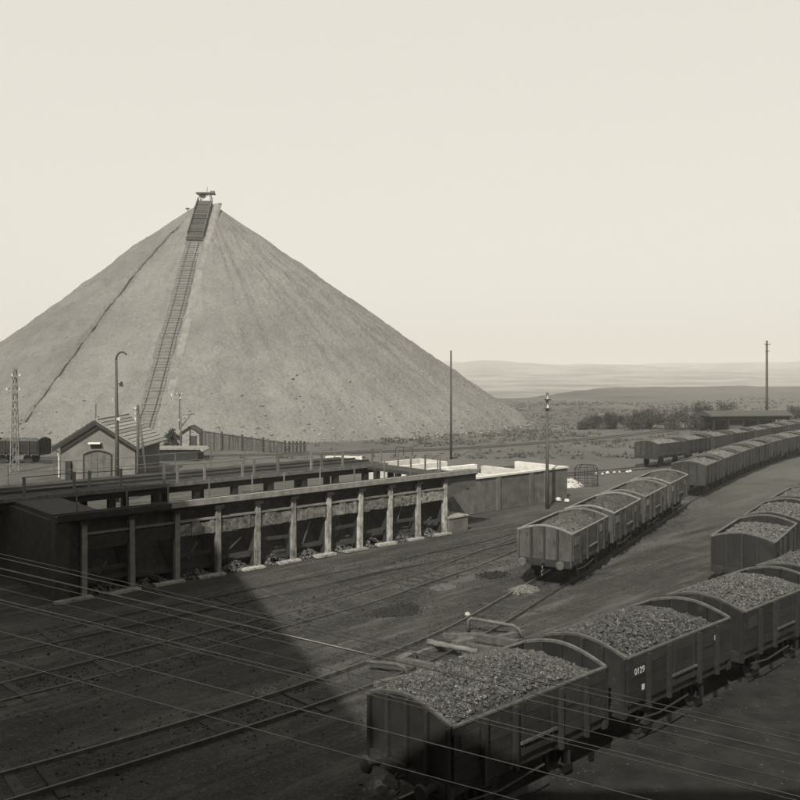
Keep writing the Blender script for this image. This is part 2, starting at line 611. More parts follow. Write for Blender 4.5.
def tip_z(th, r):
    """th: 0 faces the camera, negative to the left."""
    c = 0.8
    rk = r * tip_stretch(th)
    z = TIP_H + c - math.sqrt((SLOPE * rk) ** 2 + c * c)
    w = min(1.0, r / 12)
    x, y = r * math.sin(th), r * math.cos(th)
    z += w * 0.38 * fbm(x / 9, y / 9, 3.0)
    z += min(1.0, r / 25) * 0.36 * fbm(th * 22, r / 45, 7.0)
    z += w * 0.16 * fbm(x / 1.6, y / 1.6, 9.0, 3)
    d = (crease_angle(r) - th) * r
    if th < 0:
        z += w * 0.8 * smooth01(d / 0.7 + 0.5) * smooth01(1 - d / 22)
    # toe of the tip spreads a little
    z += 0.7 * smooth01((rk - 46) / 14) - 0.5 * smooth01((rk - 54) / 7)
    return z


def build_tip():
    na, nr = 460, 130
    rad = [66.0 * (i / nr) ** 0.92 for i in range(1, nr + 1)]
    ths = []
    for j in range(na):
        t = j / na
        ths.append(-math.pi + 2 * math.pi * t)
    mb = MB()
    mb.v.append((0, 0, tip_z(0, 0.0)))
    for r in rad:
        for th in ths:
            z = tip_z(th, r)
            rk = r * tip_stretch(th)
            if rk > 57:
                z = min(z, 1.0) - 1.5 * (rk - 57) / 5
            mb.v.append((r * math.sin(th), -r * math.cos(th), z))
    old = []  # one for faces left of the crease, in the slightly darker shale
    for j in range(na):
        mb.f.append((0, 1 + j, 1 + (j + 1) % na))
        old.append(0)
    for i in range(nr - 1):
        for j in range(na):
            j2 = (j + 1) % na
            mb.f.append((1 + i * na + j, 1 + (i + 1) * na + j, 1 + (i + 1) * na + j2, 1 + i * na + j2))
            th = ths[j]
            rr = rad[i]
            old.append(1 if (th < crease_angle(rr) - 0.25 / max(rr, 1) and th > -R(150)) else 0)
    me = bpy.data.meshes.new('tip')
    me.from_pydata(mb.v, [], mb.f)
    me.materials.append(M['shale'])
    me.materials.append(M['shale_left'])
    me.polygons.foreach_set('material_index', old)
    me.polygons.foreach_set('use_smooth', [True] * len(mb.f))
    o = link('spoil_tip', me, None, TIP)
    tag(o, 'huge grey cone of pit waste rising behind the yard', 'spoil tip')


build_tip()


def tip_pt(th, r, lift=0.0):
    return Vector((TIP.x + r * math.sin(th), TIP.y - r * math.cos(th), tip_z(th, r) + lift))


def build_incline():
    root = thing('incline_track', 'straight hauling track climbing the face of the spoil tip', 'track', tip_pt(R(5), 57))
    inv = Vector(root.location)
    th0 = R(4.6)
    u = Vector((math.sin(th0), -math.cos(th0), 0))
    side = Vector((math.cos(th0), math.sin(th0), 0))

    def zline(r):
        return sum(tip_z(th0 + k * 0.012, max(0.3, r)) for k in (-1, 0, 1)) / 3

    def P(r, off, lift):
        q = Vector((TIP.x, TIP.y, 0)) + u * r + side * off
        return Vector((q.x, q.y, zline(r) + lift)) - inv
    rs = [1.0 + i * 1.0 for i in range(57)]

    def strip(o0, o1, lift, drop):
        mb = MB()
        for r in rs:
            for (o_, l_) in ((o0 - .4, -drop), (o0, lift), (o1, lift), (o1 + .4, -drop)):
                p = P(r, o_, l_)
                mb.v.append(tuple(p))
        for i in range(len(rs) - 1):
            for j in range(3):
                mb.f.append((i * 4 + j, i * 4 + j + 1, (i + 1) * 4 + j + 1, (i + 1) * 4 + j))
        return mb
    strip(-1.25, 1.15, 0.12, 0.3).build('bed', 'incline_bed', root)
    strip(1.8, 2.7, 0.06, 0.25).build('footpath', 'incline_path', root)
    for o_ in (-0.75, 0.75):
        MB().tube([P(r, o_, 0.30) for r in rs], 0.06, 4).build('rail', 'incline_rail', root)
    sl = MB()
    r = 1.5
    while r < 56:
        a = P(r, -1.2, 0.13)
        b = P(r, 1.2, 0.13)
        sl.tube([a, b], 0.12, 4)
        r += 0.62
    o = sl.build('sleepers', 'incline_sleeper', root)
    o['kind'] = 'stuff'
    # timber side boards near the summit where the track runs on a trestle
    brd = MB()
    rn = random.Random(9)
    r = 0.9
    while r < 14.5:
        a = P(r, -1.45 + rn.uniform(-.15, .1), 0.42)
        b = P(r, 1.35 + rn.uniform(-.1, .15), 0.42)
        brd.tube([a, b], rn.uniform(.12, .19), 4)
        r += 0.36
    brd.build('boarded_bed', 'incline_rail', root)['kind'] = 'stuff'
    for off in (-1.5, 1.4):
        mb = MB()
        for i, r in enumerate(rs[:13]):
            for l_ in (-0.6, 1.0 if i % 4 else 1.2):
                mb.v.append(tuple(P(r, off, l_)))
        for i in range(12):
            mb.f.append((2 * i, 2 * i + 1, 2 * i + 3, 2 * i + 2))
        o = mb.build('side_boarding', 'timber_dark', root)
        so = o.modifiers.new('thickness', 'SOLIDIFY')
        so.thickness = 0.15


build_incline()


def build_crease():  # dark tube added along the crease to strengthen its line
    pts = []
    base = tip_pt(crease_angle(54), 54)
    for k in range(90):
        r = 9 + k * 0.51
        th = crease_angle(r) + 0.10 / r * noise.noise(Vector((r * .12, 3, 0)))
        pts.append(tuple(tip_pt(th, r, 0.05) - base))
    o = MB().tube(pts, 0.08, 6).build('crease_line', 'incline_rail', None, False, base)
    tag(o, 'thin dark trough line running down the left flank of the tip', 'crease')


build_crease()


def build_tippler():
    top = tip_pt(0, 0.0)
    root = thing('tipping_frame', 'small timber tipping frame standing on the summit of the tip', 'frame', (top.x, top.y, top.z - 0.25))
    root.scale = (.74, .74, .80)
    for x in (-1.9, 1.5):
        for y in (-1, 1):
            MB().tube([(x, y, 0), (x * 0.75, y * .8, 2.5)], 0.11, 6).build('leg', 'incline_sleeper', root)
    MB().box(-2.4, 2.3, -1.2, 1.2, 2.45, 2.75).build('platform', 'incline_sleeper', root)
    MB().prism([(-2.2, 2.7), (-1.4, 1.7), (-.4, 1.7), (-0.1, 2.7)], 'y', -.7, .7).build('tub', 'iron_dark', root)
    MB().tube([(0.2, 0, 2.6), (0.35, 0, 4.2)], 0.07, 6).build('mast', 'incline_sleeper', root)
    MB().tube([(-1.9, -1, .2), (1.2, -1, 2.4)], 0.07, 5).build('brace', 'incline_sleeper', root)
    MB().box(1.2, 2.2, -.5, .5, 2.76, 3.2).build('winding_box', 'incline_sleeper', root)
    for i, (x, y, h) in enumerate(((2.7, -.4, 1.0), (-3.4, -.8, .7))):
        p = tip_pt(math.atan2(x, -y), math.hypot(x, y))
        mb = MB()
        mb.tube([(0, 0, -.4), (0.05, 0, h)], 0.10, 6)
        mb.tube([(-.35, 0, h), (.4, 0, h * .95)], 0.16, 6)
        tag(mb.build('marker_post', 'incline_sleeper', None, False, p),
            ['short timber stop post right of the frame on the tip summit', 'low timber stump left of the frame on the tip summit'][i], 'post')


build_tippler()

def tip_boulders():
    rnd = random.Random(31)
    mb = MB()
    for _ in range(1900):
        th = rnd.uniform(-R(75), R(80))
        rr = (58 - abs(rnd.gauss(0, 5.5)) + rnd.uniform(0, 3)) / tip_stretch(th)
        p = tip_pt(th, rr)
        r = .06 + .22 * rnd.random() ** 3
        mb.lump((p.x, p.y, max(p.z, 0) + r * .2), r, rnd)
    o = mb.build('tip_boulders', 'shale_loose')
    o['kind'] = 'stuff'
    o['label'] = 'loose rock rolled down to the foot of the tip'


tip_boulders()

# ------------------------------------------------------------------ coal bunkers with the loading decks
BO = Vector((-8.54, 40.2, 0))
BROT = math.atan2(0.66, 0.75)
BM = Matrix.Translation(BO) @ Matrix.Rotation(BROT, 4, 'Z')


def bworld(x, y, z=0.0):
    return BM @ Vector((x, y, z))


PITCH = 2.12
bunker = thing('coal_bunker', 'long row of open coal bunker bays with pale posts under a dark deck', 'bunker', BO, BROT)


def build_bunker():
    rnd = random.Random(3)
    post_me = MB().box(-0.115, 0.115, -0.13, 0.12, 0.02, 3.08).mesh('post', 'post')
    foot_me = MB().box(-1.22, 0.24, -0.5, -0.05, 0.0, 0.12).mesh('footing', 'sill')
    cap_me = MB().box(-0.22, 0.22, -0.24, -0.02, 3.08, 3.24).mesh('corbel', 'trestle')
    lint_me = []
    for k in range(4):
        mb = MB()
        # rough, dusty band of boards, each one a little out of line
        x = 0.15
        while x < PITCH - 0.16:
            w = min(rnd.uniform(0.22, 0.40), PITCH - 0.155 - x)
            mb.box(x, x + w - 0.012, -0.02 - rnd.uniform(0, .05), 0.2, 1.98 + rnd.uniform(-.05, .03), 2.56 + rnd.uniform(-.06, .04))
            x += w
        lint_me.append(mb.mesh('lintel', 'lintel'))
    lint_shaded = MB().box(0.15, PITCH - 0.15, -0.03, 0.2, 1.98, 2.56).mesh('lintel', 'bay')  # washery shadow put into the colour of the leftmost lintels
    post_shaded = post_me.copy()
    post_shaded.materials[0] = M['deck_edge']  # left posts darkened in colour to carry the same shadow
    ledge_me = MB().box(0.15, PITCH - 0.15, -0.09, 0.20, 2.62, 2.70).mesh('ledge', 'deck_edge')
    wall_me = MB().box(0.15, PITCH - 0.15, 0.22, 0.34, 2.5, 3.27).mesh('upper_boarding', 'bay')
    part_me = MB().prism([(0.13, 0), (0.13, 3.27), (0.6, 3.27), (1.2, 2.3), (2.0, 2.1), (2.0, 0)], 'x', -0.10, 0.10).mesh('partition', 'bay')
    back_me = MB().box(0.1, PITCH - 0.1, 1.9, 2.05, 0.0, 2.05).mesh('back_boarding', 'bay')
    mb = MB()
    mb.v += [(0.15, 1.85, 1.75), (PITCH - 0.15, 1.85, 1.75), (PITCH - 0.15, 0.45, 0.45), (0.15, 0.45, 0.45),
             (0.15, 1.85, 1.65), (PITCH - 0.15, 1.85, 1.65), (PITCH - 0.15, 0.45, 0.35), (0.15, 0.45, 0.35)]
    mb.f += [(0, 1, 2, 3), (7, 6, 5, 4), (0, 4, 5, 1), (1, 5, 6, 2), (2, 6, 7, 3), (3, 7, 4, 0)]
    chute_me = mb.mesh('chute', 'bay')
    bb_me = MB().box(0.13, PITCH - 0.13, 0.16, 0.21, 0, .17).mesh('bay_board', 'wood_mid')
    heap_me = []
    for k in range(3):
        mb = MB()
        hr = random.Random(50 + k)
        for _ in range(170):
            a_, f_ = hr.random() * 6.283, math.sqrt(hr.random())
            mb.lump((.85 * f_ * math.cos(a_), .55 * f_ * math.sin(a_), .42 * (1 - f_) ** 1.2), hr.uniform(.04, .13), hr)
        heap_me.append(mb.mesh('bay_coal', 'coal'))
    flap_me = MB().box(0, 1.05, -0.02, 0.03, -0.03, 0.03).mesh('chute_lever', 'iron_rim_dark')
    for i in range(-3, 8):
        x = i * PITCH
        p = link('post', post_me if i > -1 else post_shaded, bunker, (x + rnd.uniform(-.03, .03), 0, 0))
        p.rotation_euler = (R(rnd.uniform(-.5, .5)), R(rnd.uniform(-.8, .8)), R(rnd.uniform(-2, 2)))
        ft = link('footing', foot_me, p)
        ft.scale = (rnd.uniform(.78, 1.08), rnd.uniform(.75, 1.05), rnd.uniform(.7, 1.1))
        ft.rotation_euler.z = R(rnd.uniform(-4, 4))
        link('corbel', cap_me, p)
        link('partition', part_me, bunker, (x, 0, 0))
        if i < 7:
            link('lintel', lint_me[i % 4] if i > -2 else lint_shaded, bunker, (x, 0, 0))
            link('ledge', ledge_me, bunker, (x, 0, 0))
            link('upper_boarding', wall_me, bunker, (x, 0, 0))
            link('back_boarding', back_me, bunker, (x, 0, 0))
            link('chute', chute_me, bunker, (x, 0, 0))
            for zb in ((.35, 1.1) if i % 2 else (.6,)):
                link('bay_board', bb_me, bunker, (x, rnd.uniform(0, .1), zb + rnd.uniform(-.15, .15))).rotation_euler.y = R(rnd.uniform(-4, 4))
            link('bay_coal', heap_me[i % 3], bunker, (x + PITCH / 2, 0.35, 0))
            if i % 3 == 1:
                continue
            f = link('chute_lever', flap_me, bunker, (x + 0.75, 0.30, 0.85 + rnd.uniform(-.2, .2)))
            f.rotation_euler = (0, R(-rnd.uniform(30, 68)), 0)
            f.scale = (rnd.uniform(.6, 1.25), 1, 1)
    x0, x1 = -7.5, 17.42
    MB().box(x0, x1, -0.22, 0.62, 3.28, 3.50).build('deck', 'deck', bunker)
    mb = MB()
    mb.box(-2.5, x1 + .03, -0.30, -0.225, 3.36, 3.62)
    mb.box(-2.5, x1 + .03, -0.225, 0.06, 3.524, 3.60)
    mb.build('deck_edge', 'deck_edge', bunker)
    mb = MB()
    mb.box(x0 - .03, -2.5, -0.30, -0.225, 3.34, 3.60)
    mb.build('deck_edge', 'deck', bunker)  # shade put into colour: this end takes the dark deck material
    # rails on the narrow deck
    for y in (0.44,):
        MB().box(x0, x1, y - .035, y + .035, 3.50, 3.56).build('deck_rail', 'iron_dark', bunker)
    # corner post and closed boarding of the shaded end
    MB().box(-7.55, -7.0, -0.12, 0.4, 0, 3.27).build('corner_post', 'deck', bunker)
    MB().box(-6.99, -6.52, 0.05, 0.22, 0, 3.27).build('end_boarding', 'bay', bunker)
    MB().box(-7.5, -7.32, 0.41, 11.0, 0, 3.27).build('end_wall', 'bay', bunker)
    MB().box(-7.31, -5.3, 0.63, 5.9, 3.22, 3.46).build('cover_deck', 'deck', bunker)
    # last bay: masonry block over an open arch
    mb = MB()
    mb.prism([(14.95, 3.27), (14.95, 1.95), (15.4, 2.12), (16.2, 2.36), (17.0, 2.52), (17.42, 2.58), (17.42, 3.27)], 'y', -0.06, 0.45)
    mb.build('arch_wall', 'concrete', bunker)
    MB().box(17.10, 17.42, 0.46, 3.4, 2.3, 3.27).build('return_wall', 'concrete', bunker)
    MB().box(15.0, 17.6, 3.3, 3.5, 0, 3.27).build('back_boarding', 'bay', bunker)
    # thin uprights along the rear edge of the narrow deck
    up = MB().box(-0.03, 0.03, -0.03, 0.03, 3.52, 4.45).mesh('upright', 'railing')
    for i in range(-3, 8):
        link('upright', up, bunker, (i * PITCH + rnd.uniform(-.2, .2), 0.57, rnd.uniform(-.1, .1)))


build_bunker()

trestle = thing('loading_trestle', 'broad dark loading deck on square posts behind the coal bunkers', 'trestle', bworld(0, 6.2), BROT)


def build_trestle():
    rnd = random.Random(5)
    pm = MB().box(-0.17, 0.17, 0.02, 0.34, 0.0, 3.06).mesh('trestle_post', 'trestle')
    x = -7.2 - 2.36 * 6
    while x < 15.4:
        link('trestle_post', pm, trestle, (x, 0, 0))
        link('trestle_post', pm, trestle, (x + 0.3, 4.5, 0))
        x += 2.36
    MB().box(-23.5, 15.5, -0.02, 0.36, 3.06, 3.44).build('girder', 'trestle', trestle)
    MB().box(-23.5, 15.5, 4.48, 4.86, 3.06, 3.44).build('girder', 'trestle', trestle)
    mb = MB()
    # deck planks laid crosswise
    x = -23.5
    pl = MB().box(0, 0.44, -0.18, 5.05, 3.445, 3.55).mesh('deck_plank', 'deck')
    while x < 15.4:
        link('deck_plank', pl, trestle, (x, rnd.uniform(-.03, .03), rnd.uniform(-.012, .012)))
        x += 0.455
    MB().box(-23.5, 15.6, -0.22, -0.16, 3.40, 3.60).build('edge_board', 'timber_dark', trestle)
    for y in (1.6, 3.05):
        MB().box(-23.5, 15.5, y - .035, y + .035, 3.565, 3.68).build('deck_rail', 'iron_dark', trestle)
    # stouter pale uprights on the near edge, thin ones on the far edge
    up = MB().box(-0.06, 0.06, -0.05, 0.05, 3.55, 4.55).mesh('upright', 'railing')
    thin = MB().box(-0.025, 0.025, -0.025, 0.025, 3.55, 4.62).mesh('upright', 'railing')
    x = -6.8
    i = 0
    while x < 15.4:
        link('upright', up, trestle, (x, -0.05, rnd.uniform(-.08, .05)))
        if i % 2:
            link('upright', up, trestle, (x + 0.75, -0.05, rnd.uniform(-.1, .05)))
        x += 2.36
        i += 1
    x = -6.0
    while x < 15.4:
        link('upright', thin, trestle, (x, 4.98, rnd.uniform(-.05, .15)))
        x += 2.36
    for z in (4.1, 4.58):
        MB().tube([(-6.2 + k * 2.17, 4.98, z + 0.03 * math.sin(k * 1.7)) for k in range(11)], 0.018, 5).build('rail_wire', 'railing', trestle)
    MB().tube([(-6.9 + k * 2.0, -0.05, 4.5 + 0.03 * math.sin(k * 2.1)) for k in range(12)], 0.022, 5).build('rail_wire', 'railing', trestle)


build_trestle()

cross = thing('cross_deck', 'short cross deck joining the trestle to the bunker deck at its right end', 'deck', bworld(13.9, 0.64), BROT)
MB().box(0, 1.65, 0.0, 5.32, 3.30, 3.48).build('deck_slab', 'deck', cross)
for (x, y) in ((0.15, 4.6), (1.3, 4.6), (0.15, 2.6), (1.3, 2.6)):
    MB().box(x - .15, x + .15, y - .15, y + .15, 0, 3.295).build('trestle_post', 'trestle', cross)
for y in (0.4, 1.7, 3.0, 4.2):
    MB().box(1.54, 1.62, y - .04, y + .04, 3.485, 4.4).build('upright', 'railing', cross)


def build_bins():
    root = thing('lime_bin', 'long concrete bin with stained front and white limewashed inside and rim', 'bin', bworld(17.8, 3.55), BROT)
    L_ = 13.2
    # front wall in bays between pilasters
    cuts = [0, 3.95, 5.55, 9.0, 9.75, 10.6, 13.2]
    for i in range(len(cuts) - 1):
        MB().box(cuts[i] + .03, cuts[i + 1] - .03, 0, 0.4, 0, 2.30).build('wall_panel', 'concrete', root)
    MB().box(0, L_, 0.06, 0.42, 0, 2.29).build('wall_core', 'concrete', root)
    for x in (5.55, 9.0, 10.6):
        MB().box(x - .16, x + .16, -0.13, -.003, 0, 2.25).build('pilaster', 'concrete', root)
    MB().box(-0.05, L_ + .05, -0.1, 0.48, 2.305, 2.42).build('front_coping', 'white', root)
    MB().box(1.5, 8.6, 4.8, 5.2, 0, 2.5).build('back_wall', 'white', root)
    MB().box(8.61, L_, 4.8, 5.15, 0, 2.1).build('back_wall', 'concrete', root)
    MB().box(L_ - .4, L_ - .01, 0.5, 4.79, 0, 2.42).build('end_wall', 'white', root)
    MB().box(0.01, 0.4, 0.5, 4.79, 0, 2.42).build('end_wall', 'white', root)
    for x in (5.4, 9.2):
        MB().box(x - .2, x + .2, 0.49, 4.79, 0, 2.36).build('cross_wall', 'white', root)
    MB().box(0.41, L_ - .41, 0.5, 4.79, 0.2, 1.0).build('bin_filling', 'concrete', root)
    r2 = thing('lime_tank', 'raised white limewashed tank behind the end of the bunker deck', 'tank', bworld(19.3, 9.6), BROT)
    MB().box(0, 5.2, 0, 0.3, 0, 2.75).build('front_wall', 'white', r2)
    MB().box(0, 5.2, 2.7, 3.0, 0, 2.75).build('back_wall', 'white', r2)
    for x in (0, 4.9):
        MB().box(x, x + .3, .31, 2.69, 0, 2.75).build('end_wall', 'white', r2)
    MB().box(.31, 4.89, .31, 2.69, 0, 2.3).build('lime_filling', 'limestone', r2)


build_bins()


def low_wall(name, p, length, h, label, cat, rot=BROT, d=0.8):
    rnd = random.Random(int(length * 10))
    mb = MB()
    n = 9
    prof = [(length * i / n, h * (0.72 + 0.28 * rnd.random())) for i in range(n + 1)]
    mb.prism([(0, -.05)] + [(x, z) for x, z in prof] + [(length, -.05)], 'y', 0, d)
    return tag(mb.build(name, 'limestone', None, False, p), label, cat).__setattr__('rotation_euler', (0, 0, rot))


low_wall('lime_heap', (-7.9, 90.5, 0), 3.9, 0.45, 'low white heap seen past the left end of the trestle railings', 'heap', R(-6))
low_wall('lime_heap', (-0.7, 83.0, 0), 4.0, 0.5, 'low white heap seen past the right end of the trestle', 'heap', R(-8))

# concrete block with pale top by the last bunker post
blk = thing('concrete_block', 'low square block with a pale top beside the last bunker post', 'block', (3.0, 50.2, 0), BROT)
MB().box(-.25, 1.3, -.1, 1.2, 0, .86).build('block_body', 'concrete', blk)
MB().box(-.30, 1.35, -.15, 1.25, .863, .95).build('top_slab', 'sill', blk)

# ------------------------------------------------------------------ the gabled shed and what stands by it
def build_shed():
    root = thing('gabled_shed', 'rendered shed with arched door and pale ribbed roof below the tip', 'shed', (-26.3, 74.5, 0))
    w, e, rg, D = 3.25, 3.0, 5.05, 7.6
    MB().prism([(-w, 0), (-w, e), (0, rg), (w, e), (w, 0)], 'y', 0, 0.3).build('gable_wall', 'render', root)
    MB().prism([(-w, 0), (-w, e), (0, rg), (w, e), (w, 0)], 'y', D - .3, D).build('gable_wall', 'render', root)
    for s in (-1, 1):
        MB().box(min(s * w, s * (w - .3)), max(s * w, s * (w - .3)), 0.31, D - .31, 0, e - .1).build('side_wall', 'render', root)
    dz = rg - e
    n = math.hypot(dz, w)
    for s in (-1, 1):
        ov = 0.55
        ex, ez = s * (w + ov), e - dz / w * ov
        nx, nz_ = s * dz / n, w / n
        roof = MB().prism([(0, rg + .05), (ex, ez + .05), (ex + nx * .12, ez + .05 + nz_ * .12), (0, rg + .05 + .14)], 'y', -0.45, D + .45).build('roof_slope', 'roof_dark' if s < 0 else 'roof_tile', root)
        # courses of tiles: overlapping strips, each stepped over the next
        k = 10
        for c in range(k):
            a, b = c / k, (c + 1.06) / k
            p0 = Vector((ex * b, 0, rg + .05 + (ez - rg) * b))
            p1 = Vector((ex * a, 0, rg + .05 + (ez - rg) * a))
            N_ = Vector((nx, 0, nz_))
            q = [p0 + N_ * .13, p1 + N_ * .13, p1 + N_ * .15, p0 + N_ * .21]
            MB().prism([(v.x, v.z) for v in q], 'y', -0.44, D + .44).build('tile_course', 'roof_dark' if s < 0 else 'roof_tile', roof)
        MB().prism([(0, rg + .02), (ex, ez + .02), (ex, ez - .26), (0, rg - .26)], 'y', -0.50, -0.451).build('bargeboard', 'board_dark', root)
    MB().box(-.12, .12, -.4, D + .4, rg + .17, rg + .27).build('ridge_cap', 'roof_tile', root)
    # arched double door
    arc = [(-1.15 + 2.3 * i / 10, 2.15 + 0.32 * math.sin(math.pi * i / 10)) for i in range(11)]
    door = MB().prism([(-1.15, 0)] + arc + [(1.15, 0)], 'y', -0.03, 0.02).build('door', 'render', root)
    mb = MB()
    mb.tube([(-1.2, -.06, 0)] + [(x * 1.05, -.06, z + .04) for x, z in arc] + [(1.2, -.06, 0)], 0.07, 5)
    mb.build('door_arch', 'board_dark', door)
    for x in (-.55, 0, .55):
        MB().box(x - .012, x + .012, -.045, -.031, 0, 2.35).build('door_joint', 'board_dark', door)
    MB().box(-.7, .35, -.45, -.01, 3.12, 3.24).build('vent_hood', 'white', root)
    MB().prism([(-.6, 2.75), (-.45, 3.1), (.2, 3.1), (.35, 2.75)], 'y', -.10, -.01).build('vent', 'board_dark', root)
    MB().tube([(-3.75, -.2, 2.75), (-3.45, -.2, 2.45), (-3.33, -.12, 2.0), (-3.33, -.12, 0.2)], 0.07, 6).build('downpipe', 'white', root)
    MB().box(-2.75, -2.25, -.25, -.01, 0, 1.6).build('side_hatch', 'board_dark', root)


build_shed()

lowshed = thing('low_shed', 'low shed with flat whitish roof right of the gabled shed', 'shed', (-25.6, 89.5, 0))
MB().box(0, 4.4, 0.2, 3.0, 0, 1.15).build('wall', 'bay', lowshed)
MB().box(-.2, 4.7, 0, 3.2, 1.16, 1.32).build('roof_slab', 'sill', lowshed)
MB().prism([(4.71, 1.16), (5.0, 0.9), (5.0, 1.06), (4.71, 1.32)], 'y', 0, 3.2).build('roof_lip', 'sill', lowshed)

hut = thing('small_hut', 'tiny pale hut with dark doorway at the foot of the tip', 'hut', (-25.3, 103.5, 0))
MB().prism([(-1.05, 0), (-1.05, 1.9), (0, 2.6), (1.05, 1.9), (1.05, 0)], 'y', 0, 1.8).build('wall', 'sill', hut)
for s in (-1, 1):
    MB().prism([(0, 2.62), (s * 1.35, 1.75), (s * 1.35, 1.9), (0, 2.8)], 'y', -.25, 2.0).build('roof_slope', 'roof_dark', hut)
MB().box(-.15, .75, -.04, .01, 0.02, 1.55).build('doorway', 'board_dark', hut)


def build_fence():
    a, b = Vector((-23.9, 103.0, 0)), Vector((-13.1, 98.5, 0))
    rot = math.atan2((b - a).y, (b - a).x)
    Lf = (b - a).length
    root = thing('board_fence', 'sagging board fence running right from the tiny hut', 'fence', a, rot)
    rnd = random.Random(2)
    n = 48
    bm_ = [MB().box(0, Lf / n - .015, 0, .04, 0, 1).mesh('board', k) for k in ('timber_dark', 'wood_grey')]
    for i in range(n):
        h = 2.25 - 1.05 * (i / n) + rnd.uniform(-.05, .05)
        o = link('board', bm_[0 if rnd.random() < .6 else 1], root, (i * Lf / n, 0, 0))
        o.scale = (1, 1, h)
    for i in range(5):
        h = 2.45 - 1.05 * (i / 4)
        MB().box(i * (Lf - .2) / 4, i * (Lf - .2) / 4 + .18, -.14, -.01, 0, h).build('post', 'board_dark', root)
    mb = MB()
    mb.tube([(0, -.06, 2.2), (Lf, -.06, 1.15)], 0.05, 5)
    mb.build('top_rail', 'railing', root)
    g = thing('board_gate', 'short dark board gate with gaps past the end of the fence', 'gate', (b.x + .25, b.y - .1, 0), 0)
    for i in range(5):
        MB().box(i * .43, i * .43 + .27, 0, .05, 0, 1.32 + .06 * (i % 2)).build('board', 'board_dark', g)
    MB().box(-.05, 2.1, .055, .10, .95, 1.07).build('cross_bar', 'board_dark', g)


build_fence()


# ------------------------------------------------------------------ poles and masts
def pole(name, x, y, h, r, label, cat='pole', arms=(), ins=(), r1=None, material='pole'):
    root = thing(name, label, cat, (x, y, 0))
    MB().tube([(0, 0, -.1), (0, 0, h * .5), (0, 0, h)], r, 8, r1 or r * .7).build('shaft', material, root, True)
    for (z, w) in arms:
        MB().box(-w, w, -r - .07, -r * .6, z - .05, z + .05).build('cross_arm', material, root)
    im = None
    for (dx, z) in ins:
        if im is None:
            im = MB().tube([(0, 0, 0), (0, 0, .10), (0, 0, .22)], 0.085, 7, 0.05).mesh('insulator', 'porcelain')
        link('insulator', im, root, (dx, -r - .05, z))
    return root


pole('telegraph_pole', 10.15, 59.0, 8.0, 0.13, 'dark telegraph pole with two white insulators in front of the lime bin', arms=((7.5, .22), (6.9, .22)), ins=((-.02, 7.55), (.0, 6.95)))
pole('tall_pole', 5.45, 91.5, 11.6, 0.13, 'slender bare pole standing against the right slope of the tip')
pole('far_pole', 60.2, 140.5, 14.3, 0.24, 'tall dark pole rising above the far shed on the horizon', arms=((13.7, .5), (12.6, .35)))
pole('mast_pole', -28.6, 111, 6.5, 0.09, 'thin pole carrying white insulators above the gabled shed', arms=((6.3, .55),), ins=((-.95, 6.2), (-.3, 6.3), (.35, 6.3), (0, 2.9)))
pole('thin_pole', -36.6, 103, 5.4, 0.10, 'short dark pole just left of the shed ridge')
pole('hut_pole', -26.0, 101.5, 6.5, 0.11, 'slim pole standing between the dark bush and the tiny hut', ins=((0, 6.1),), material='railing')


def crook_lamp():
    x, y = -20.5, 62.0
    root = thing('crook_lamp_post', 'tall iron lamp post with curled top in front of the gabled shed', 'lamp post', (x, y, 0))
    MB().tube([(0, 0, 0), (0, 0, 5), (-.05, 0, 10.3)], 0.17, 10, 0.09).build('shaft', 'pole', root, True)
    pts = [(-.05, 0, 10.3)] + [(-.05 + .42 * (1 - math.cos(t)), 0, 10.3 + .55 * math.sin(t)) for t in [k * math.pi / 14 for k in range(1, 12)]]
    MB().tube(pts, 0.085, 8, 0.06).build('crook', 'pole', root, True)
    MB().tube([(0.1, 0, 8.55), (.28, 0, 8.55)], 0.05, 6).build('bracket', 'pole', root)
    MB().tube([(.32, 0, 8.35), (.32, 0, 8.5), (.32, 0, 8.7)], 0.15, 8, .08).build('lantern', 'iron_dark', root)
    im = MB().tube([(0, 0, 0), (0, 0, .2)], 0.07, 6).mesh('insulator', 'porcelain')
    for z in (7.3, 5.9, 5.9):
        link('insulator', im, root, (-.22 if z > 6 else random.uniform(-.25, .25), -.1, z))


crook_lamp()


def a_pole():
    root = thing('strutted_pole', 'pole with a leaning strut against the shed front right corner', 'pole', (-20.2, 66.0, 0))
    MB().tube([(0, 0, 0), (0, 0, 6.85)], 0.13, 8, .1).build('shaft', 'pole', root, True)
    MB().tube([(.95, -.3, 0), (.06, -.05, 6.2)], 0.11, 8, .08).build('strut', 'pole', root, True)
    im = MB().tube([(0, 0, 0), (0, 0, .16)], 0.07, 6).mesh('insulator', 'porcelain')
    for z in (6.5, 6.1, 5.7):
        link('insulator', im, root, (-.16, -.1, z))
    MB().box(-.3, .12, -.12, -.06, 6.45, 6.53).build('cross_arm', 'pole', root)


a_pole()


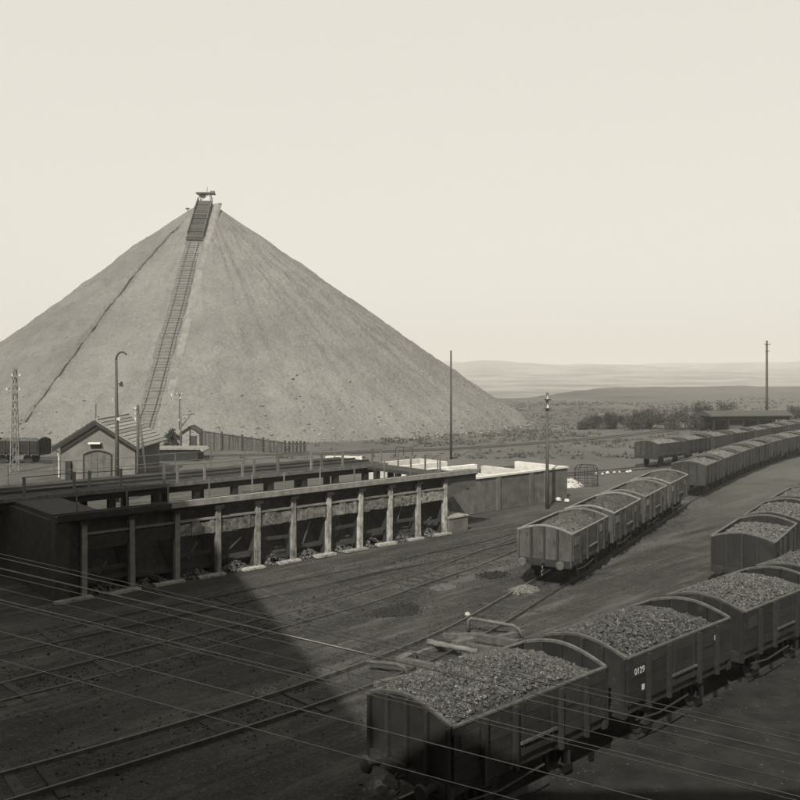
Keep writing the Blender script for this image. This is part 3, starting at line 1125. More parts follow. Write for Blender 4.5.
def lattice_mast():
    root = thing('lattice_mast', 'slim pale lattice mast at the left end of the yard', 'mast', (-36.0, 80.0, 0))
    h, a, b = 9.7, .30, .13
    cs = []
    for (sx, sy) in ((-1, -1), (1, -1), (1, 1), (-1, 1)):
        MB().tube([(sx * a, sy * a, 0), (sx * b, sy * b, h)], 0.045, 5).build('leg', 'steel_light', root)
        cs.append((sx, sy))
    n = 13
    for i in range(n):
        z0, z1 = h * i / n, h * (i + 1) / n
        w0, w1 = a + (b - a) * i / n, a + (b - a) * (i + 1) / n
        mb = MB()
        for k in range(4):
            (x0, y0), (x1, y1) = cs[k], cs[(k + 1) % 4]
            mb.tube([(x0 * w0, y0 * w0, z0), (x1 * w1, y1 * w1, z1)], 0.028, 4)
        mb.build('lacing', 'steel_light', root)
    for z in (7.6, 8.9):
        MB().box(-.7, .7, -.3, -.22, z - .04, z + .04).build('cross_arm', 'steel_light', root)
    im = MB().tube([(0, 0, 0), (0, 0, .2)], 0.08, 6).mesh('insulator', 'porcelain')
    for x, z in ((-.6, 7.65), (.6, 7.65), (-.1, 8.95), (.6, 8.95)):
        link('insulator', im, root, (x, -.26, z))


lattice_mast()

# drooping gantry frame seen beyond the bunker deck
gf = thing('pipe_gantry', 'thin dark pipe frame beyond the right end of the trestle', 'frame', (-0.5, 96.0, 0))
MB().tube([(0, 0, 0), (0, 0, .7), (.2, 0, .9), (2.0, 0, .75)], 0.06, 6).build('pipe', 'iron_dark', gf)
for x in (.9, 1.9):
    MB().tube([(x, 0, 0), (x, 0, .8)], 0.05, 5).build('leg', 'iron_dark', gf)


# ------------------------------------------------------------------ wagons
WL, WW, ZF, ZS, ZE = 5.25, 2.55, 1.12, 2.29, 2.56     # body length, width, floor, side top, end crown (above rail)


def wheel_mesh():
    mb = MB()
    n = 20
    # disc wheel with tread, flange and hub (axis = y)
    prof = [(0.0, .08), (.07, .08), (.08, .05), (.34, .035), (.36, .06), (.42, .06), (.42, -.04), (.455, -.05), (.455, -.075), (.36, -.075), (.34, -.02), (.08, -.03), (.07, -.06), (0.0, -.06)]
    k = len(prof)
    for i in range(n):
        a = 2 * math.pi * i / n
        for (r, y) in prof:
            mb.v.append((max(r, .001) * math.cos(a), y, max(r, .001) * math.sin(a)))
    for i in range(n):
        for j in range(k - 1):
            i2 = (i + 1) % n
            mb.f.append((i * k + j, i * k + j + 1, i2 * k + j + 1, i2 * k + j))
    return mb.mesh('wheel', 'iron_dark')


def end_board_mesh(y0, y1, material, low=ZF - .02):
    def crown(y):
        return ZS + (ZE - ZS) * math.cos(y / (WW / 2) * math.pi / 2) ** 1.0
    n = 4
    top = [(y0 + (y1 - y0) * i / n, crown(y0 + (y1 - y0) * i / n)) for i in range(n + 1)]
    return MB().prism([(y0, low)] + top + [(y1, low)], 'x', -0.03, 0.03).mesh('end_board', material)


def wagon_parts(kind):
    """A list of (name, mesh, location, rotation_z, sub-parts) shared by all the wagons of a kind."""
    wood = {'grey': 'wood_grey', 'black': 'wood_black', 'mid': 'wood_mid'}[kind]
    rim = {'grey': 'iron_rim', 'black': 'iron_rim_dark', 'mid': 'iron_rim_dark'}[kind]
    iron = 'iron_dark'
    hl, hw = WL / 2, WW / 2
    P = []
    # planks of the two sides, with the door bay in the middle
    nz_ = 4
    ph = (ZS - ZF) / nz_
    dw = 0.72
    seg = MB().box(-hl + .02, -dw - .01, -.03, .03, 0, ph - .014).mesh('side_plank', wood)
    seg2 = MB().box(dw + .01, hl - .02, -.03, .03, 0, ph - .014).mesh('side_plank', wood)
    door_pl = MB().box(-dw + .01, dw - .01, -.03, .03, 0, ph - .014).mesh('door_plank', wood)
    strap = MB().box(-.035, .035, -.012, .012, ZF, ZS - .03).mesh('hinge_strap', iron)
    stan = MB().box(-.05, .05, -.05, .05, ZF - .22, ZS - .02).mesh('stanchion', 'wood_mid' if kind == 'grey' else iron)
    plate = MB().box(-.28, .28, -.008, .008, -.16, .16).mesh('number_plate', rim if kind == 'grey' else iron)
    bar = MB().box(-.62, .62, -.02, .02, -.03, .03).mesh('door_bar', rim)
    for s in (-1, 1):
        y = s * hw
        for k in range(nz_):
            P.append(('side_plank', seg, (0, y, ZF + k * ph), 0, ()))
            P.append(('side_plank', seg2, (0, y, ZF + k * ph), 0, ()))
            P.append(('door_plank', door_pl, (0, y + s * .012, ZF + k * ph), 0, ()))
        for x in (-.5, .5):
            P.append(('hinge_strap', strap, (x, y + s * .056, 0), 0, ()))
        for x in (-dw - .06, dw + .06, -1.75, 1.75):
            P.append(('stanchion', stan, (x, y + s * .082, 0), 0, ()))
        for x in (-2.15, 1.3):
            P.append(('number_plate', plate, (x + .0, y + s * .042, ZF + .82), 0, ()))
        P.append(('door_bar', bar, (0, y + s * .09, ZF + .30), 0, ()))
        P.append(('side_rail', MB().box(-hl, hl, -.045, .045, ZS - .008, ZS + .035).mesh('side_rail', rim), (0, y, 0), 0, ()))
        P.append(('sole_bar', MB().box(-hl, hl, -.06, .06, .86, ZF - .015).mesh('sole_bar', rim if kind == 'grey' else iron), (0, s * (hw - .12), 0), 0, ()))
    # ends: four upright boards between dark stanchions under a bowed iron rim
    for s in (-1, 1):
        x = s * hl
        w4 = (WW - .10) / 4
        for k in range(4):
            y0 = -WW / 2 + .05 + k * w4
            P.append(('end_board', end_board_mesh(y0 + .018, y0 + w4 - .018, wood), (x, 0, 0), 0, ()))
        for k in range(5):
            y = -WW / 2 + .05 + k * w4
            ht = ZS + (ZE - ZS) * math.cos(min(1, abs(y) / (WW / 2)) * math.pi / 2) - .03
            P.append(('end_stanchion', MB().box(-.045, .045, -.045, .045, ZF - .25, ht).mesh('end_stanchion', iron if k in (1, 2, 3) else wood), (x + s * .078, y, 0), 0, ()))
        arc = [(0, -WW / 2 + WW * i / 14, ZS + .01 + (ZE - ZS) * math.sin(math.pi * i / 14)) for i in range(15)]
        P.append(('end_rim', MB().tube(arc, 0.052, 5).mesh('end_rim', rim), (x, 0, 0), 0, ()))
        P.append(('headstock', MB().box(-.09, .09, -hw + .02, hw - .02, .80, ZF - .02).mesh('headstock', iron), (x + s * .02, 0, 0), 0, ()))
        for y in (-.87, .87):
            shank = MB().tube([(0, 0, 0), (s * .36, 0, 0)], .10, 10, .075).mesh('buffer', iron)
            head = MB().tube([(s * .355, 0, 0), (s * .39, 0, 0), (s * .41, 0, 0)], .20, 16, .17).mesh('buffer_head', 'iron_rim_dark' if kind == 'grey' else iron)
            P.append(('buffer', shank, (x + s * .11, y, .97), 0, (('buffer_head', head),)))
        hook = MB().tube([(s * .1, 0, .93), (s * .34, 0, .93), (s * .40, 0, .99), (s * .34, 0, 1.05)], .035, 6)
        P.append(('draw_hook', hook.mesh('draw_hook', iron), (x, 0, 0), 0, ()))
        ch = MB()
        for c in range(3):
            ch.tube([(s * (.30 + .02 * c), -.05 * (c % 2), .86 - c * .16), (s * (.32 + .02 * c), .05 * (c % 2), .74 - c * .16)], .032, 6)
        P.append(('coupling_chain', ch.mesh('coupling_chain', 'iron_rim_dark'), (x, 0, 0), 0, ()))
    P.append(('floor', MB().box(-hl + .05, hl - .05, -hw + .05, hw - .05, ZF - .06, ZF - .02).mesh('floor', 'wood_black'), (0, 0, 0), 0, ()))
    wm = wheel_mesh()
    box = MB().box(-.13, .13, -.09, .09, -.14, .16).mesh('axle_box', iron)
    spr = MB()
    for k in range(4):
        spr.box(-.5 + .11 * k, .5 - .11 * k, -.05, .05, .20 + .045 * (3 - k), .24 + .045 * (3 - k))
    spr = spr.mesh('leaf_spring', iron)
    grd = MB().prism([(-.36, .40), (-.2, -.1), (.2, -.1), (.36, .40)], 'y', -.012, .012).mesh('axle_guard', iron)
    for x in (-1.35, 1.35):
        P.append(('axle', MB().tube([(0, -.98, 0), (0, .98, 0)], .07, 8).mesh('axle', iron), (x, 0, .42), 0, ()))
        for s in (-1, 1):
            P.append(('wheel', wm, (x, s * .75, .42), 0 if s < 0 else math.pi, ()))
            P.append(('axle_box', box, (x, s * 1.0, .42), 0, ()))
            P.append(('leaf_spring', spr, (x, s * 1.02, .42), 0, ()))
            P.append(('axle_guard', grd, (x, s * .90, .42), 0, ()))
    lev = MB().tube([(-.2, 0, .72), (1.3, 0, .62), (2.3, 0, .72)], .028, 6).mesh('brake_lever', iron)
    P.append(('brake_lever', lev, (0, hw + .06, 0), 0, ()))
    P.append(('brake_lever', lev, (0, -hw - .06, 0), math.pi, ()))
    shoe = MB().box(-.06, .06, -.07, .07, .2, .66).mesh('brake_shoe', iron)
    for s in (-1, 1):
        P.append(('brake_shoe', shoe, (-.86, s * .75, 0), 0, ()))
    return P


PARTS = {k: wagon_parts(k) for k in ('grey', 'black', 'mid')}
PARTS_FAR = {k: [p for p in PARTS[k] if p[0] in ('side_plank', 'door_plank', 'stanchion', 'side_rail', 'sole_bar', 'end_board', 'end_stanchion', 'end_rim', 'headstock', 'wheel', 'floor')] for k in PARTS}


def put_wagon(path, s, kind, label, group, far=False, flip=False):
    """s: arc length of the wagon's near end."""
    a, b = at_s(path, s + 0.6), at_s(path, s + WL - 0.6)
    mid = (a + b) * .5
    rz = math.atan2(b.y - a.y, b.x - a.x)
    root = thing('coal_wagon', label, 'wagon', (mid.x, mid.y, RAIL_H), rz, group)
    root.rotation_euler.z += random.uniform(-.004, .004)
    for (n, me, loc, rot, subs) in (PARTS_FAR if far else PARTS)[kind]:
        o = link(n, me, root, loc, rot)
        for (sn, sm) in subs:
            link(sn, sm, o)
    return root


def coal_mesh(seed, style, lumps, material, nx=44, ny=22, lsize=(.03, .085)):
    """style 'hollow': low at the near end, mounded towards the far end; 'heaped': mound above the rim."""
    rnd = random.Random(seed)
    hl, hw = WL / 2 - .06, WW / 2 - .06
    off, amp, low = rnd.uniform(-.28, .28), rnd.uniform(.8, 1.25), rnd.uniform(-.06, .06)

    def h(x, y):
        u, v = x / hl, y / hw
        crown = 1 - abs(v) ** 2.2
        if style == 'hollow':
            m = smooth01((u + 0.78) / 0.75) * (1 - 0.55 * smooth01((u - 0.65) / 0.35))
            z = ZF + .34 + .80 * m * (0.72 + .28 * crown) + .24 * m * crown
        elif style == 'heaped':
            m = (1 - min(1.0, abs((u - off) / (1 + abs(off)))) ** 2.4)
            z = ZS - .24 + low + .58 * amp * m * (0.45 + .55 * crown)
        else:
            m = (1 - min(1.0, abs((u - off) / (1 + abs(off)))) ** 2.6)
            z = ZS - .20 + low + .38 * amp * m * crown
        z += .05 * fbm(x * 1.7 + seed * 5, y * 1.7, seed, 4)
        edge = max(abs(u), abs(v))
        if edge > .97:
            z = min(z, ZS - .04 + (ZE - ZS) * .7 * (1 - abs(v)) * (abs(u) > .97))
        return z
    mb = MB()
    for j in range(ny + 1):
        for i in range(nx + 1):
            x, y = -hl + 2 * hl * i / nx, -hw + 2 * hw * j / ny
            mb.v.append((x, y, h(x, y) + rnd.uniform(-.02, .02)))
    for j in range(ny):
        for i in range(nx):
            a = j * (nx + 1) + i
            mb.f.append((a, a + 1, a + nx + 2, a + nx + 1))
    # skirt down to the floor so that the load is solid
    base = len(mb.v)
    ring = [i for i in range(nx + 1)] + [j * (nx + 1) + nx for j in range(1, ny + 1)] + [ny * (nx + 1) + i for i in range(nx - 1, -1, -1)] + [j * (nx + 1) for j in range(ny - 1, 0, -1)]
    for r_ in ring:
        x, y, z = mb.v[r_]
        mb.v.append((x, y, ZF))
    k = len(ring)
    for i in range(k):
        j = (i + 1) % k
        mb.f.append((ring[i], base + i, base + j, ring[j]))
    for _ in range(lumps):
        x, y = rnd.uniform(-hl * .97, hl * .97), rnd.uniform(-hw * .96, hw * .96)
        r = rnd.uniform(*lsize) * (1 if rnd.random() > .06 else 1.5)
        mb.lump((x, y, h(x, y) + r * .15), r, rnd)
    return mb.mesh('coal_load', material)


COAL_NEAR = [coal_mesh(s, 'heaped', 5200, 'coal', 60, 30, (.022, .075)) for s in (1, 2, 3, 12)]
COAL_BLACK = [coal_mesh(s, 'level', 1500, 'coal', 36, 18, (.05, .11)) for s in (4, 5, 6)]
COAL_GREY = [coal_mesh(s, 'hollow', 1200, 'coal_dust', 36, 18, (.025, .06)) for s in (7, 8, 9)]
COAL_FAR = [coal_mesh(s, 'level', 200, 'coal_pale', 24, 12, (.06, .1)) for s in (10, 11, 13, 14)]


def put_coal(wagon, me, label, group, flip=False):
    rz = wagon.rotation_euler.z + (math.pi if flip else 0)
    o = link('coal_load', me, None, wagon.location, rz)
    return tag(o, label, 'coal', group)


ORD = ['first', 'second', 'third', 'fourth', 'fifth', 'sixth', 'seventh', 'eighth', 'ninth', 'tenth', 'eleventh', 'twelfth',
       'thirteenth', 'fourteenth', 'fifteenth', 'sixteenth', 'seventeenth', 'eighteenth', 'nineteenth', 'twentieth']

# middle siding: four grey wagons, a gap, then the longer string round the bend
s0 = nearest_s(T1, 6.4, 37.9)
for i in range(4):
    w = put_wagon(T1, s0 + i * 6.35, 'grey',
                  ['grey open wagon with four-panelled end, nearest of the four in mid-yard', 'second grey open wagon from the near end of the four in mid-yard',
                   'third grey open wagon from the near end of the four in mid-yard', 'farthest of the four coupled grey wagons in mid-yard'][i], 'grey wagons in the middle of the yard')
    put_coal(w, COAL_GREY[i % 3], 'small coal mounded in the %s of the four grey mid-yard wagons' % ORD[i], 'coal in the grey wagons')
s1 = nearest_s(T1, 22.6, 65.8) - 1.6
for i in range(19):
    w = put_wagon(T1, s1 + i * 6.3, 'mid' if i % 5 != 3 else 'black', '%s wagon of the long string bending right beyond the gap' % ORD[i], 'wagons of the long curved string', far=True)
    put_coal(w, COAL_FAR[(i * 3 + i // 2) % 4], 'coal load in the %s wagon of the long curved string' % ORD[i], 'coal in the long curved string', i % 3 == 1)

# nearest siding: black wagons heaped with coal
s2 = nearest_s(T2, 4.77, 22.2)
near = []
near_labels = ['black wagon heaped with coal at the bottom edge, nearest of all',
               'black wagon with white number on its side, second on the near siding',
               'third black wagon on the near siding, its coal reaching the rim',
               'fourth black wagon on the near siding, counted from the bottom edge',
               'fifth black wagon on the near siding, counted from the bottom edge', 'sixth black wagon on the near siding, counted from the bottom edge',
               'seventh black wagon on the near siding, counted from the bottom edge', 'eighth black wagon on the near siding, counted from the bottom edge']
for i, k in enumerate((-1, 0, 1, 2, 3, 4, 5, 6)):
    w = put_wagon(T2, s2 + k * 6.12, 'black', near_labels[i], 'black wagons on the near siding')
    put_coal(w, COAL_NEAR[i % 4], 'pale-flecked lump coal heaped in the %s black wagon of the near siding' % ORD[i], 'coal in the near black wagons', i == 1)
    near.append(w)

# right-hand siding: black wagons seen end on
s3 = nearest_s(T3, 14.46, 36.2)
for i in range(12):
    w = put_wagon(T3, s3 + i * 6.3, 'black', '%s dark wagon behind the near siding, counted from its exposed end' % ORD[i], 'dark wagons on the right siding', far=i > 3)
    put_coal(w, COAL_BLACK[i % 3], 'coal crowning the %s dark wagon on the right siding' % ORD[i], 'coal in the dark right siding wagons', i % 2 == 1)

# far siding
s4 = nearest_s(T0, 23.9, 83.2)
for i in range(9):
    w = put_wagon(T0, s4 + i * 6.3, 'black' if i % 2 else 'mid', '%s wagon of the far string below the bushes, from its left end' % ORD[i], 'wagons of the far string', far=True)
    put_coal(w, COAL_FAR[(i * 3 + i // 2) % 4], 'coal in the %s wagon of the far string below the bushes' % ORD[i], 'coal in the far string')

# dark string at the left, below the tip
TL = spline([(-80, 93), (-50, 88.5), (-32, 86.6)])
make_track(TL, 'track under the dark string of wagons at the left')
for i in range(6):
    w = put_wagon(TL, nearest_s(TL, -35.5, 87) - 5.6 - i * 6.3, 'black', '%s dark wagon left of the gabled shed, counted from the shed' % ORD[i], 'dark wagons left of the shed', far=True)
    put_coal(w, COAL_FAR[(i * 3 + i // 2) % 4], 'dusty coal in the %s dark wagon left of the shed' % ORD[i], 'coal left of the shed')


# white lettering on the second near wagon
def lettering(parent, text, x, z, size):
    c = bpy.data.curves.new('number_lettering', 'FONT')
    c.body = text
    c.size = size
    c.extrude = 0.002
    c.materials.append(M['paint_white'])
    tmp = link('number_lettering_source', c)
    bpy.context.view_layer.update()
    me = bpy.data.meshes.new_from_object(tmp.evaluated_get(bpy.context.evaluated_depsgraph_get()))
    bpy.data.objects.remove(tmp)
    o = link('number_lettering', me, parent, (x, -WW / 2 - .054, z))
    o.rotation_euler = (R(90), 0, 0)
    return o


lettering(near[1], '0129', -2.36, ZF + .72, .23)
lettering(near[1], '8', 1.62, ZF + .75, .20)
MB().box(-2.0, -1.88, -WW / 2 - .040, -WW / 2 - .032, ZF + .26, ZF + .40).build('white_mark', 'paint_white', near[1])


# ------------------------------------------------------------------ overhead wires crossing the corner
def wire(name, a, b, sag, label):
    (xa, ya, za), (xb, yb, zb) = a, b
    n = 24
    pts = []
    for i in range(n + 1):
        t = i / n
        pts.append((xa + (xb - xa) * t, ya + (yb - ya) * t, za + (zb - za) * t - 4 * sag * t * (1 - t)))
    o = MB().tube(pts, 0.0042, 5).build(name, 'wire', None, True)
    return tag(o, label, 'wire', 'overhead wires crossing the lower left')


def ray(u, v, depth):
    return Vector(((u - 346) / 640 * depth, depth, EYE - (v - 356) / 640 * depth))


WDIR = ray(350, 580, 11.2) - ray(50, 509, 13.0)


def long_wire(p0, p1, label, sag=0.03):
    """a wire parallel to the others, at the distance where it runs through both sight lines"""
    best = None
    for k in range(160):
        d0 = 8.0 + 0.06 * k
        P = ray(*p0, d0)
        t = (P.y * (p1[0] - 346) / 640 - P.x) / (WDIR.x - WDIR.y * (p1[0] - 346) / 640)
        Q = P + WDIR * t
        if Q.y < 2:
            continue
        e = abs(356 + (EYE - Q.z) * 640 / Q.y - p1[1])
        if best is None or e < best[0]:
            best = (e, P)
    P = best[1]
    t0 = (-26 - P.x) / WDIR.x
    t1 = (11.5 - P.x) / WDIR.x
    wire('overhead_wire', P + WDIR * t0, P + WDIR * t1, sag, label)


WIRES = [((65, 499), (340, 556), 'topmost overhead wire crossing the shaded corner'),
         ((65, 507), (382, 573), 'second overhead wire from the top across the shaded corner'),
         ((50, 509), (350, 580), 'third overhead wire from the top across the shaded corner'),
         ((50, 519), (490, 622), 'fourth overhead wire from the top, running on to the near wagons'),
         ((50, 527), (420, 619), 'upper wire of the closely spaced pair'),
         ((50, 530), (410, 622), 'lower wire of the closely spaced pair'),
         ((55, 552), (225, 601), 'overhead wire just below the close pair'),
         ((122, 592), (225, 626), 'lowest overhead wire near the bottom edge'),
         ((475, 590), (600, 612), 'upper wire passing in front of the near wagons'),
         ((452, 598), (560, 618), 'lower wire passing in front of the near wagons')]
for (a, b, lab) in WIRES:
    long_wire(a, b, lab)

# ------------------------------------------------------------------ small things lying in the yard
def loose(name, mb, material, label, cat, loc=(0, 0, 0), rz=0.0, smooth=False, group=None):
    o = mb.build(name, material, None, smooth, loc)
    o.rotation_euler.z = rz
    o['kind'] = 'thing'
    return tag(o, label, cat, group)


loose('timber_log', MB().tube([(-.95 + .19 * k, .025 * math.sin(k * 1.9), .015 * math.sin(k * 2.7)) for k in range(11)], .10, 10, .085), 'timber', 'pale timber log lying beside the nearest wagon', 'log', (1.75, 28.7, .30), R(-32), True)
loose('timber_beam', MB().box(-1.0, 1.0, -.12, .12, 0, .22), 'timber_dark', 'dark squared beam lying left of the pale log', 'beam', (1.0, 27.3, 0), R(-30))
loose('timber_beam', MB().box(-.9, .9, -.13, .13, 0, .24), 'timber_dark', 'dark squared beam lying behind the pale log', 'beam', (3.3, 30.0, 0), R(-28))
loose('timber_beam', MB().box(-.8, .8, -.12, .12, 0, .2), 'timber_dark', 'dark squared beam lying just right of the pale log', 'beam', (3.0, 29.0, .0), R(-26))
bar1 = [(-.9, 0, 0), (-.9, 0, .42), (-.82, 0, .5), (.75, 0, .40), (.95, 0, .3), (1.1, 0, 0)]
loose('bent_pipe', MB().tube(bar1, .06, 8), 'timber_dark', 'bent pipe rail on two feet beside the near siding', 'pipe', (3.35, 31.0, 0), R(-20), True)
bar2 = [(-.9, 0, .3), (.15, 0, .36), (.42, 0, .28), (.55, 0, 0)]
loose('bent_pipe', MB().tube(bar2, .06, 8), 'timber_dark', 'hooked pipe end standing near the bottom centre', 'pipe', (-.25, 26.9, 0), R(-22), True)
for i, (x, y) in enumerate(((2.2, 29.7), (.2, 28.1))):
    loose('sleeper_block', MB().box(-.4, .4, -.14, .14, 0, .24), 'timber_dark', ['short sleeper block behind the pale log', 'short sleeper block left of the pale log'][i], 'block', (x, y, 0), R(35 + 20 * i))


def heap(name, loc, rx, ry, h, material, label, cat, lumps, seed, size=(.03, .09), kind=None):
    rnd = random.Random(seed)
    mb = MB()
    n, m = 24, 7
    mb.v.append((0, 0, h))
    for j in range(1, m + 1):
        for i in range(n):
            a = 2 * math.pi * i / n
            f = j / m
            w = 1 + .3 * noise.noise(Vector((math.cos(a) * 1.3, math.sin(a) * 1.3, seed)))
            mb.v.append((rx * w * f * math.cos(a), ry * w * f * math.sin(a), h * (1 - f ** 1.5) * (1 + .3 * noise.noise(Vector((f * 3, a, seed)))) - .06 * (j == m)))
    for i in range(n):
        mb.f.append((0, 1 + i, 1 + (i + 1) % n))
    for j in range(m - 1):
        for i in range(n):
            i2 = (i + 1) % n
            mb.f.append((1 + j * n + i, 1 + (j + 1) * n + i, 1 + (j + 1) * n + i2, 1 + j * n + i2))
    for _ in range(lumps):
        a, f = rnd.random() * 6.283, math.sqrt(rnd.random()) * 1.15
        r = rnd.uniform(*size)
        mb.lump((rx * f * math.cos(a), ry * f * math.sin(a), max(0, h * (1 - f ** 1.5)) + r * .2), r, rnd)
    o = mb.build(name, material, None, False, loc)
    o.rotation_euler.z = R(40)
    return tag(o, label, cat)


heap('coal_spill', (-.15, 34.1, -.02), 1.25, .8, .06, 'coal_fines', 'flat dark patch of spilt coal dust in the open yard', 'coal', 160, 21, (.02, .05))
heap('coal_spill', (4.3, 40.0, -.02), .85, .6, .06, 'coal_fines', 'small dark coal spill left of the nearest grey wagon', 'coal', 120, 22, (.02, .05))
heap('ash_heap', (1.9, 37.8, -.03), .8, .5, .07, 'ash', 'thin pale ash patch in the open yard', 'ash', 120, 23, (.02, .05))
heap('ash_heap', (5.35, 37.2, -.03), .75, .5, .24, 'ash', 'small pale heap beside the left buffer of the nearest grey wagon', 'ash', 160, 24, (.03, .07))
heap('ash_heap', (-4.0, 25.6, -.03), .5, .35, .1, 'ash', 'small pale spill near the bottom edge left of the wagons', 'ash', 90, 26, (.02, .05))

jn = random.Random(15)
for i, (x, y, a) in enumerate(((2.6, 28.0, -50), (.9, 28.9, 38), (3.9, 30.6, 40), (2.3, 30.6, -10), (-.2, 26.2, 44), (1.9, 26.9, 43))):
    loose('old_plank', MB().box(-.75, .75, -.09, .09, 0, .16), 'timber_dark',
          ['old plank lying against the nearest wagon by the pale log', 'old plank lying along the siding left of the pale log', 'old plank lying right of the bent pipe rail',
           'old plank lying left of the bent pipe rail', 'old plank lying beside the hooked pipe end', 'old plank lying between the hooked pipe end and the nearest wagon'][i],
          'plank', (x, y, .0), R(a), group='old planks beside the near siding').rotation_euler.y = R(jn.uniform(-5, 5))

# stones
def stone(loc, r, seed, label, group=None, material='limestone'):
    bm = bmesh.new()
    r *= .75
    bmesh.ops.create_icosphere(bm, subdivisions=2, radius=r)
    for v in bm.verts:
        d = 1 + .35 * noise.noise(v.co / r * 1.3 + Vector((seed * 3.1, 0, 0)))
        v.co *= d
        v.co.z *= .75
    me = bpy.data.meshes.new('stone')
    bm.to_mesh(me)
    bm.free()
    me.materials.append(M[material])
    return tag(link('stone', me, None, loc), label, 'stone', group)


stone((2.62, 33.2, .1), .15, 1, 'single white stone lying beyond the bent pipe rail')
stone((11.5, 62.1, .16), .28, 2, 'left white stone at the foot of the lime bin')
stone((12.0, 61.6, .15), .26, 3, 'right white stone at the foot of the lime bin')
rnd = random.Random(12)
for i in range(7):
    stone((17.8 + i * .62 + rnd.uniform(-.1, .1), 77.5 + i * .35 + rnd.uniform(-.3, .3), .12), rnd.uniform(.14, .26), 10 + i,
          '%s white stone from the left in the row beyond the wire cage' % ORD[i], 'row of white stones beyond the cage')
heap('lime_heap', (14.0, 70.2, -.03), 1.25, .7, .62, 'limestone', 'white lime heap beside the wire cage behind the bins', 'heap', 120, 25, (.05, .13))


def cage():
    root = thing('wire_cage', 'round wire cage standing by the white lime heap', 'cage', (15.35, 70.6, 0))
    r, h = .95, 1.75
    for i in range(10):
        a = 2 * math.pi * i / 10
        x, y = r * math.cos(a), r * math.sin(a)
        MB().tube([(x, y, 0), (x, y, h * .8), (x * .8, y * .8, h * .97), (0, 0, h)], .025, 5).build('bar', 'iron_dark', root)
    for z in (.1, .5, .95, 1.4):
        MB().tube([(r * math.cos(k * math.pi / 10), r * math.sin(k * math.pi / 10), z) for k in range(21)], .025, 5).build('hoop', 'iron_dark', root)


cage()

# gravel scattered over the yard, rough grass and weeds beyond it
def gravel():
    rnd = random.Random(77)
    paths = [(T1, 0, 62), (T2, 0, 70), (TA, 0, 70), (TB, 0, 45), (T3, 0, 60), (T4, 0, 60)]
    for (mname, cnt, lo, hi, spread, lab) in (('gravel', 12000, .012, .045, 1.5, 'grey cinders strewn along the sidings'), ('coal_fines', 5200, .010, .040, 1.0, 'black coal crumbs strewn along the sidings'),
                                              ('coal_pale', 1500, .010, .028, 3.5, 'paler chips trodden into the yard')):
        mb = MB()
        n = 0
        while n < cnt:
            pth, sa, sb = paths[rnd.randrange(len(paths))]
            p = at_s(pth, rnd.uniform(sa, min(sb, pth[1][-1])))
            x, y = p.x + rnd.gauss(0, spread), p.y + rnd.gauss(0, spread)
            if y < 12 or noise.noise(Vector((x * .5, y * .5, len(mname)))) + rnd.uniform(-.6, .4) < 0:
                continue
            q = BM.inverted() @ Vector((x, y, 0))
            if q.y > -.3 and q.x < 32:
                continue
            r = rnd.uniform(lo, hi) * (1.0 if rnd.random() > .03 else 1.8)
            mb.lump((x, y, -.02 + r * .3), r, rnd)
            n += 1
        o = mb.build('gravel', mname)
        o['kind'] = 'stuff'
        o['label'] = lab


gravel()


def tufts():
    rnd = random.Random(78)
    mb = MB()
    n = 0
    while n < 5200:
        y = 92 + 170 * rnd.random() ** 1.6
        x = y * rnd.uniform(-.60, .75)
        if y < 104 + 16 * noise.noise(Vector((x * .05, 1, 1))) and rnd.random() < .8:
            continue
        if (Vector((x, y)) - TIP.xy).length < 60:
            continue
        if noise.noise(Vector((x * .07, y * .11, 4))) + rnd.uniform(-.7, .7) < .25:
            continue
        if min((p.xy - Vector((x, y))).length for pt in (T0, T1, TD) for p in pt[0][::6]) < 3.2:
            continue
        z = terrain_z(x, y)
        h = rnd.uniform(.08, .34) * (1 + y / 300)
        for k in range(5):
            a = rnd.random() * 6.28
            w = rnd.uniform(.10, .3)
            ox, oy = rnd.gauss(0, .25), rnd.gauss(0, .25)
            i = len(mb.v)
            dx, dy = w * math.cos(a), w * math.sin(a)
            mb.v += [(x + ox - dx, y + oy - dy, z - .05), (x + ox + dx, y + oy + dy, z - .05), (x + ox + rnd.gauss(0, .12), y + oy + rnd.gauss(0, .12), z + h * rnd.uniform(.5, 1))]
            mb.f.append((i, i + 1, i + 2))
        n += 1
    o = mb.build('rough_grass', 'weeds')
    o['kind'] = 'stuff'
    o['label'] = 'dark weeds and rough grass beyond the yard'


tufts()

# ------------------------------------------------------------------ far shed, bushes
def far_shed():
    root = thing('open_shed', 'long low dark-roofed open shed on the far embankment', 'shed', (47.8, 131, 0), R(9))
    L_, D = 13.0, 4.0
    z0 = terrain_z(50, 133)
    root.location.z = z0
    MB().prism([(-.4, 2.5), (D / 2, 3.15), (D + .4, 2.5), (D + .4, 2.35), (-.4, 2.35)], 'x', -.4, L_ + .4).build('roof', 'roof_dark', root)
    for i in range(6):
        x = .2 + i * (L_ - .6) / 5
        for y in (.1, D - .3):
            MB().box(x, x + .2, y, y + .2, -.3, 2.35).build('post', 'trestle', root)
    MB().box(0, L_, D - .09, D, 0, 2.34).build('back_wall', 'bay', root)
    MB().box(0, L_, .12, .20, 1.75, 2.34).build('fascia', 'bay', root)
    MB().box(3.2, 5.6, .9, 2.4, 0, 1.3).build('store_bin', 'concrete', root)
    MB().box(7.4, 8.8, .9, 2.4, 0, 1.6).build('store_bin', 'bay', root)


far_shed()


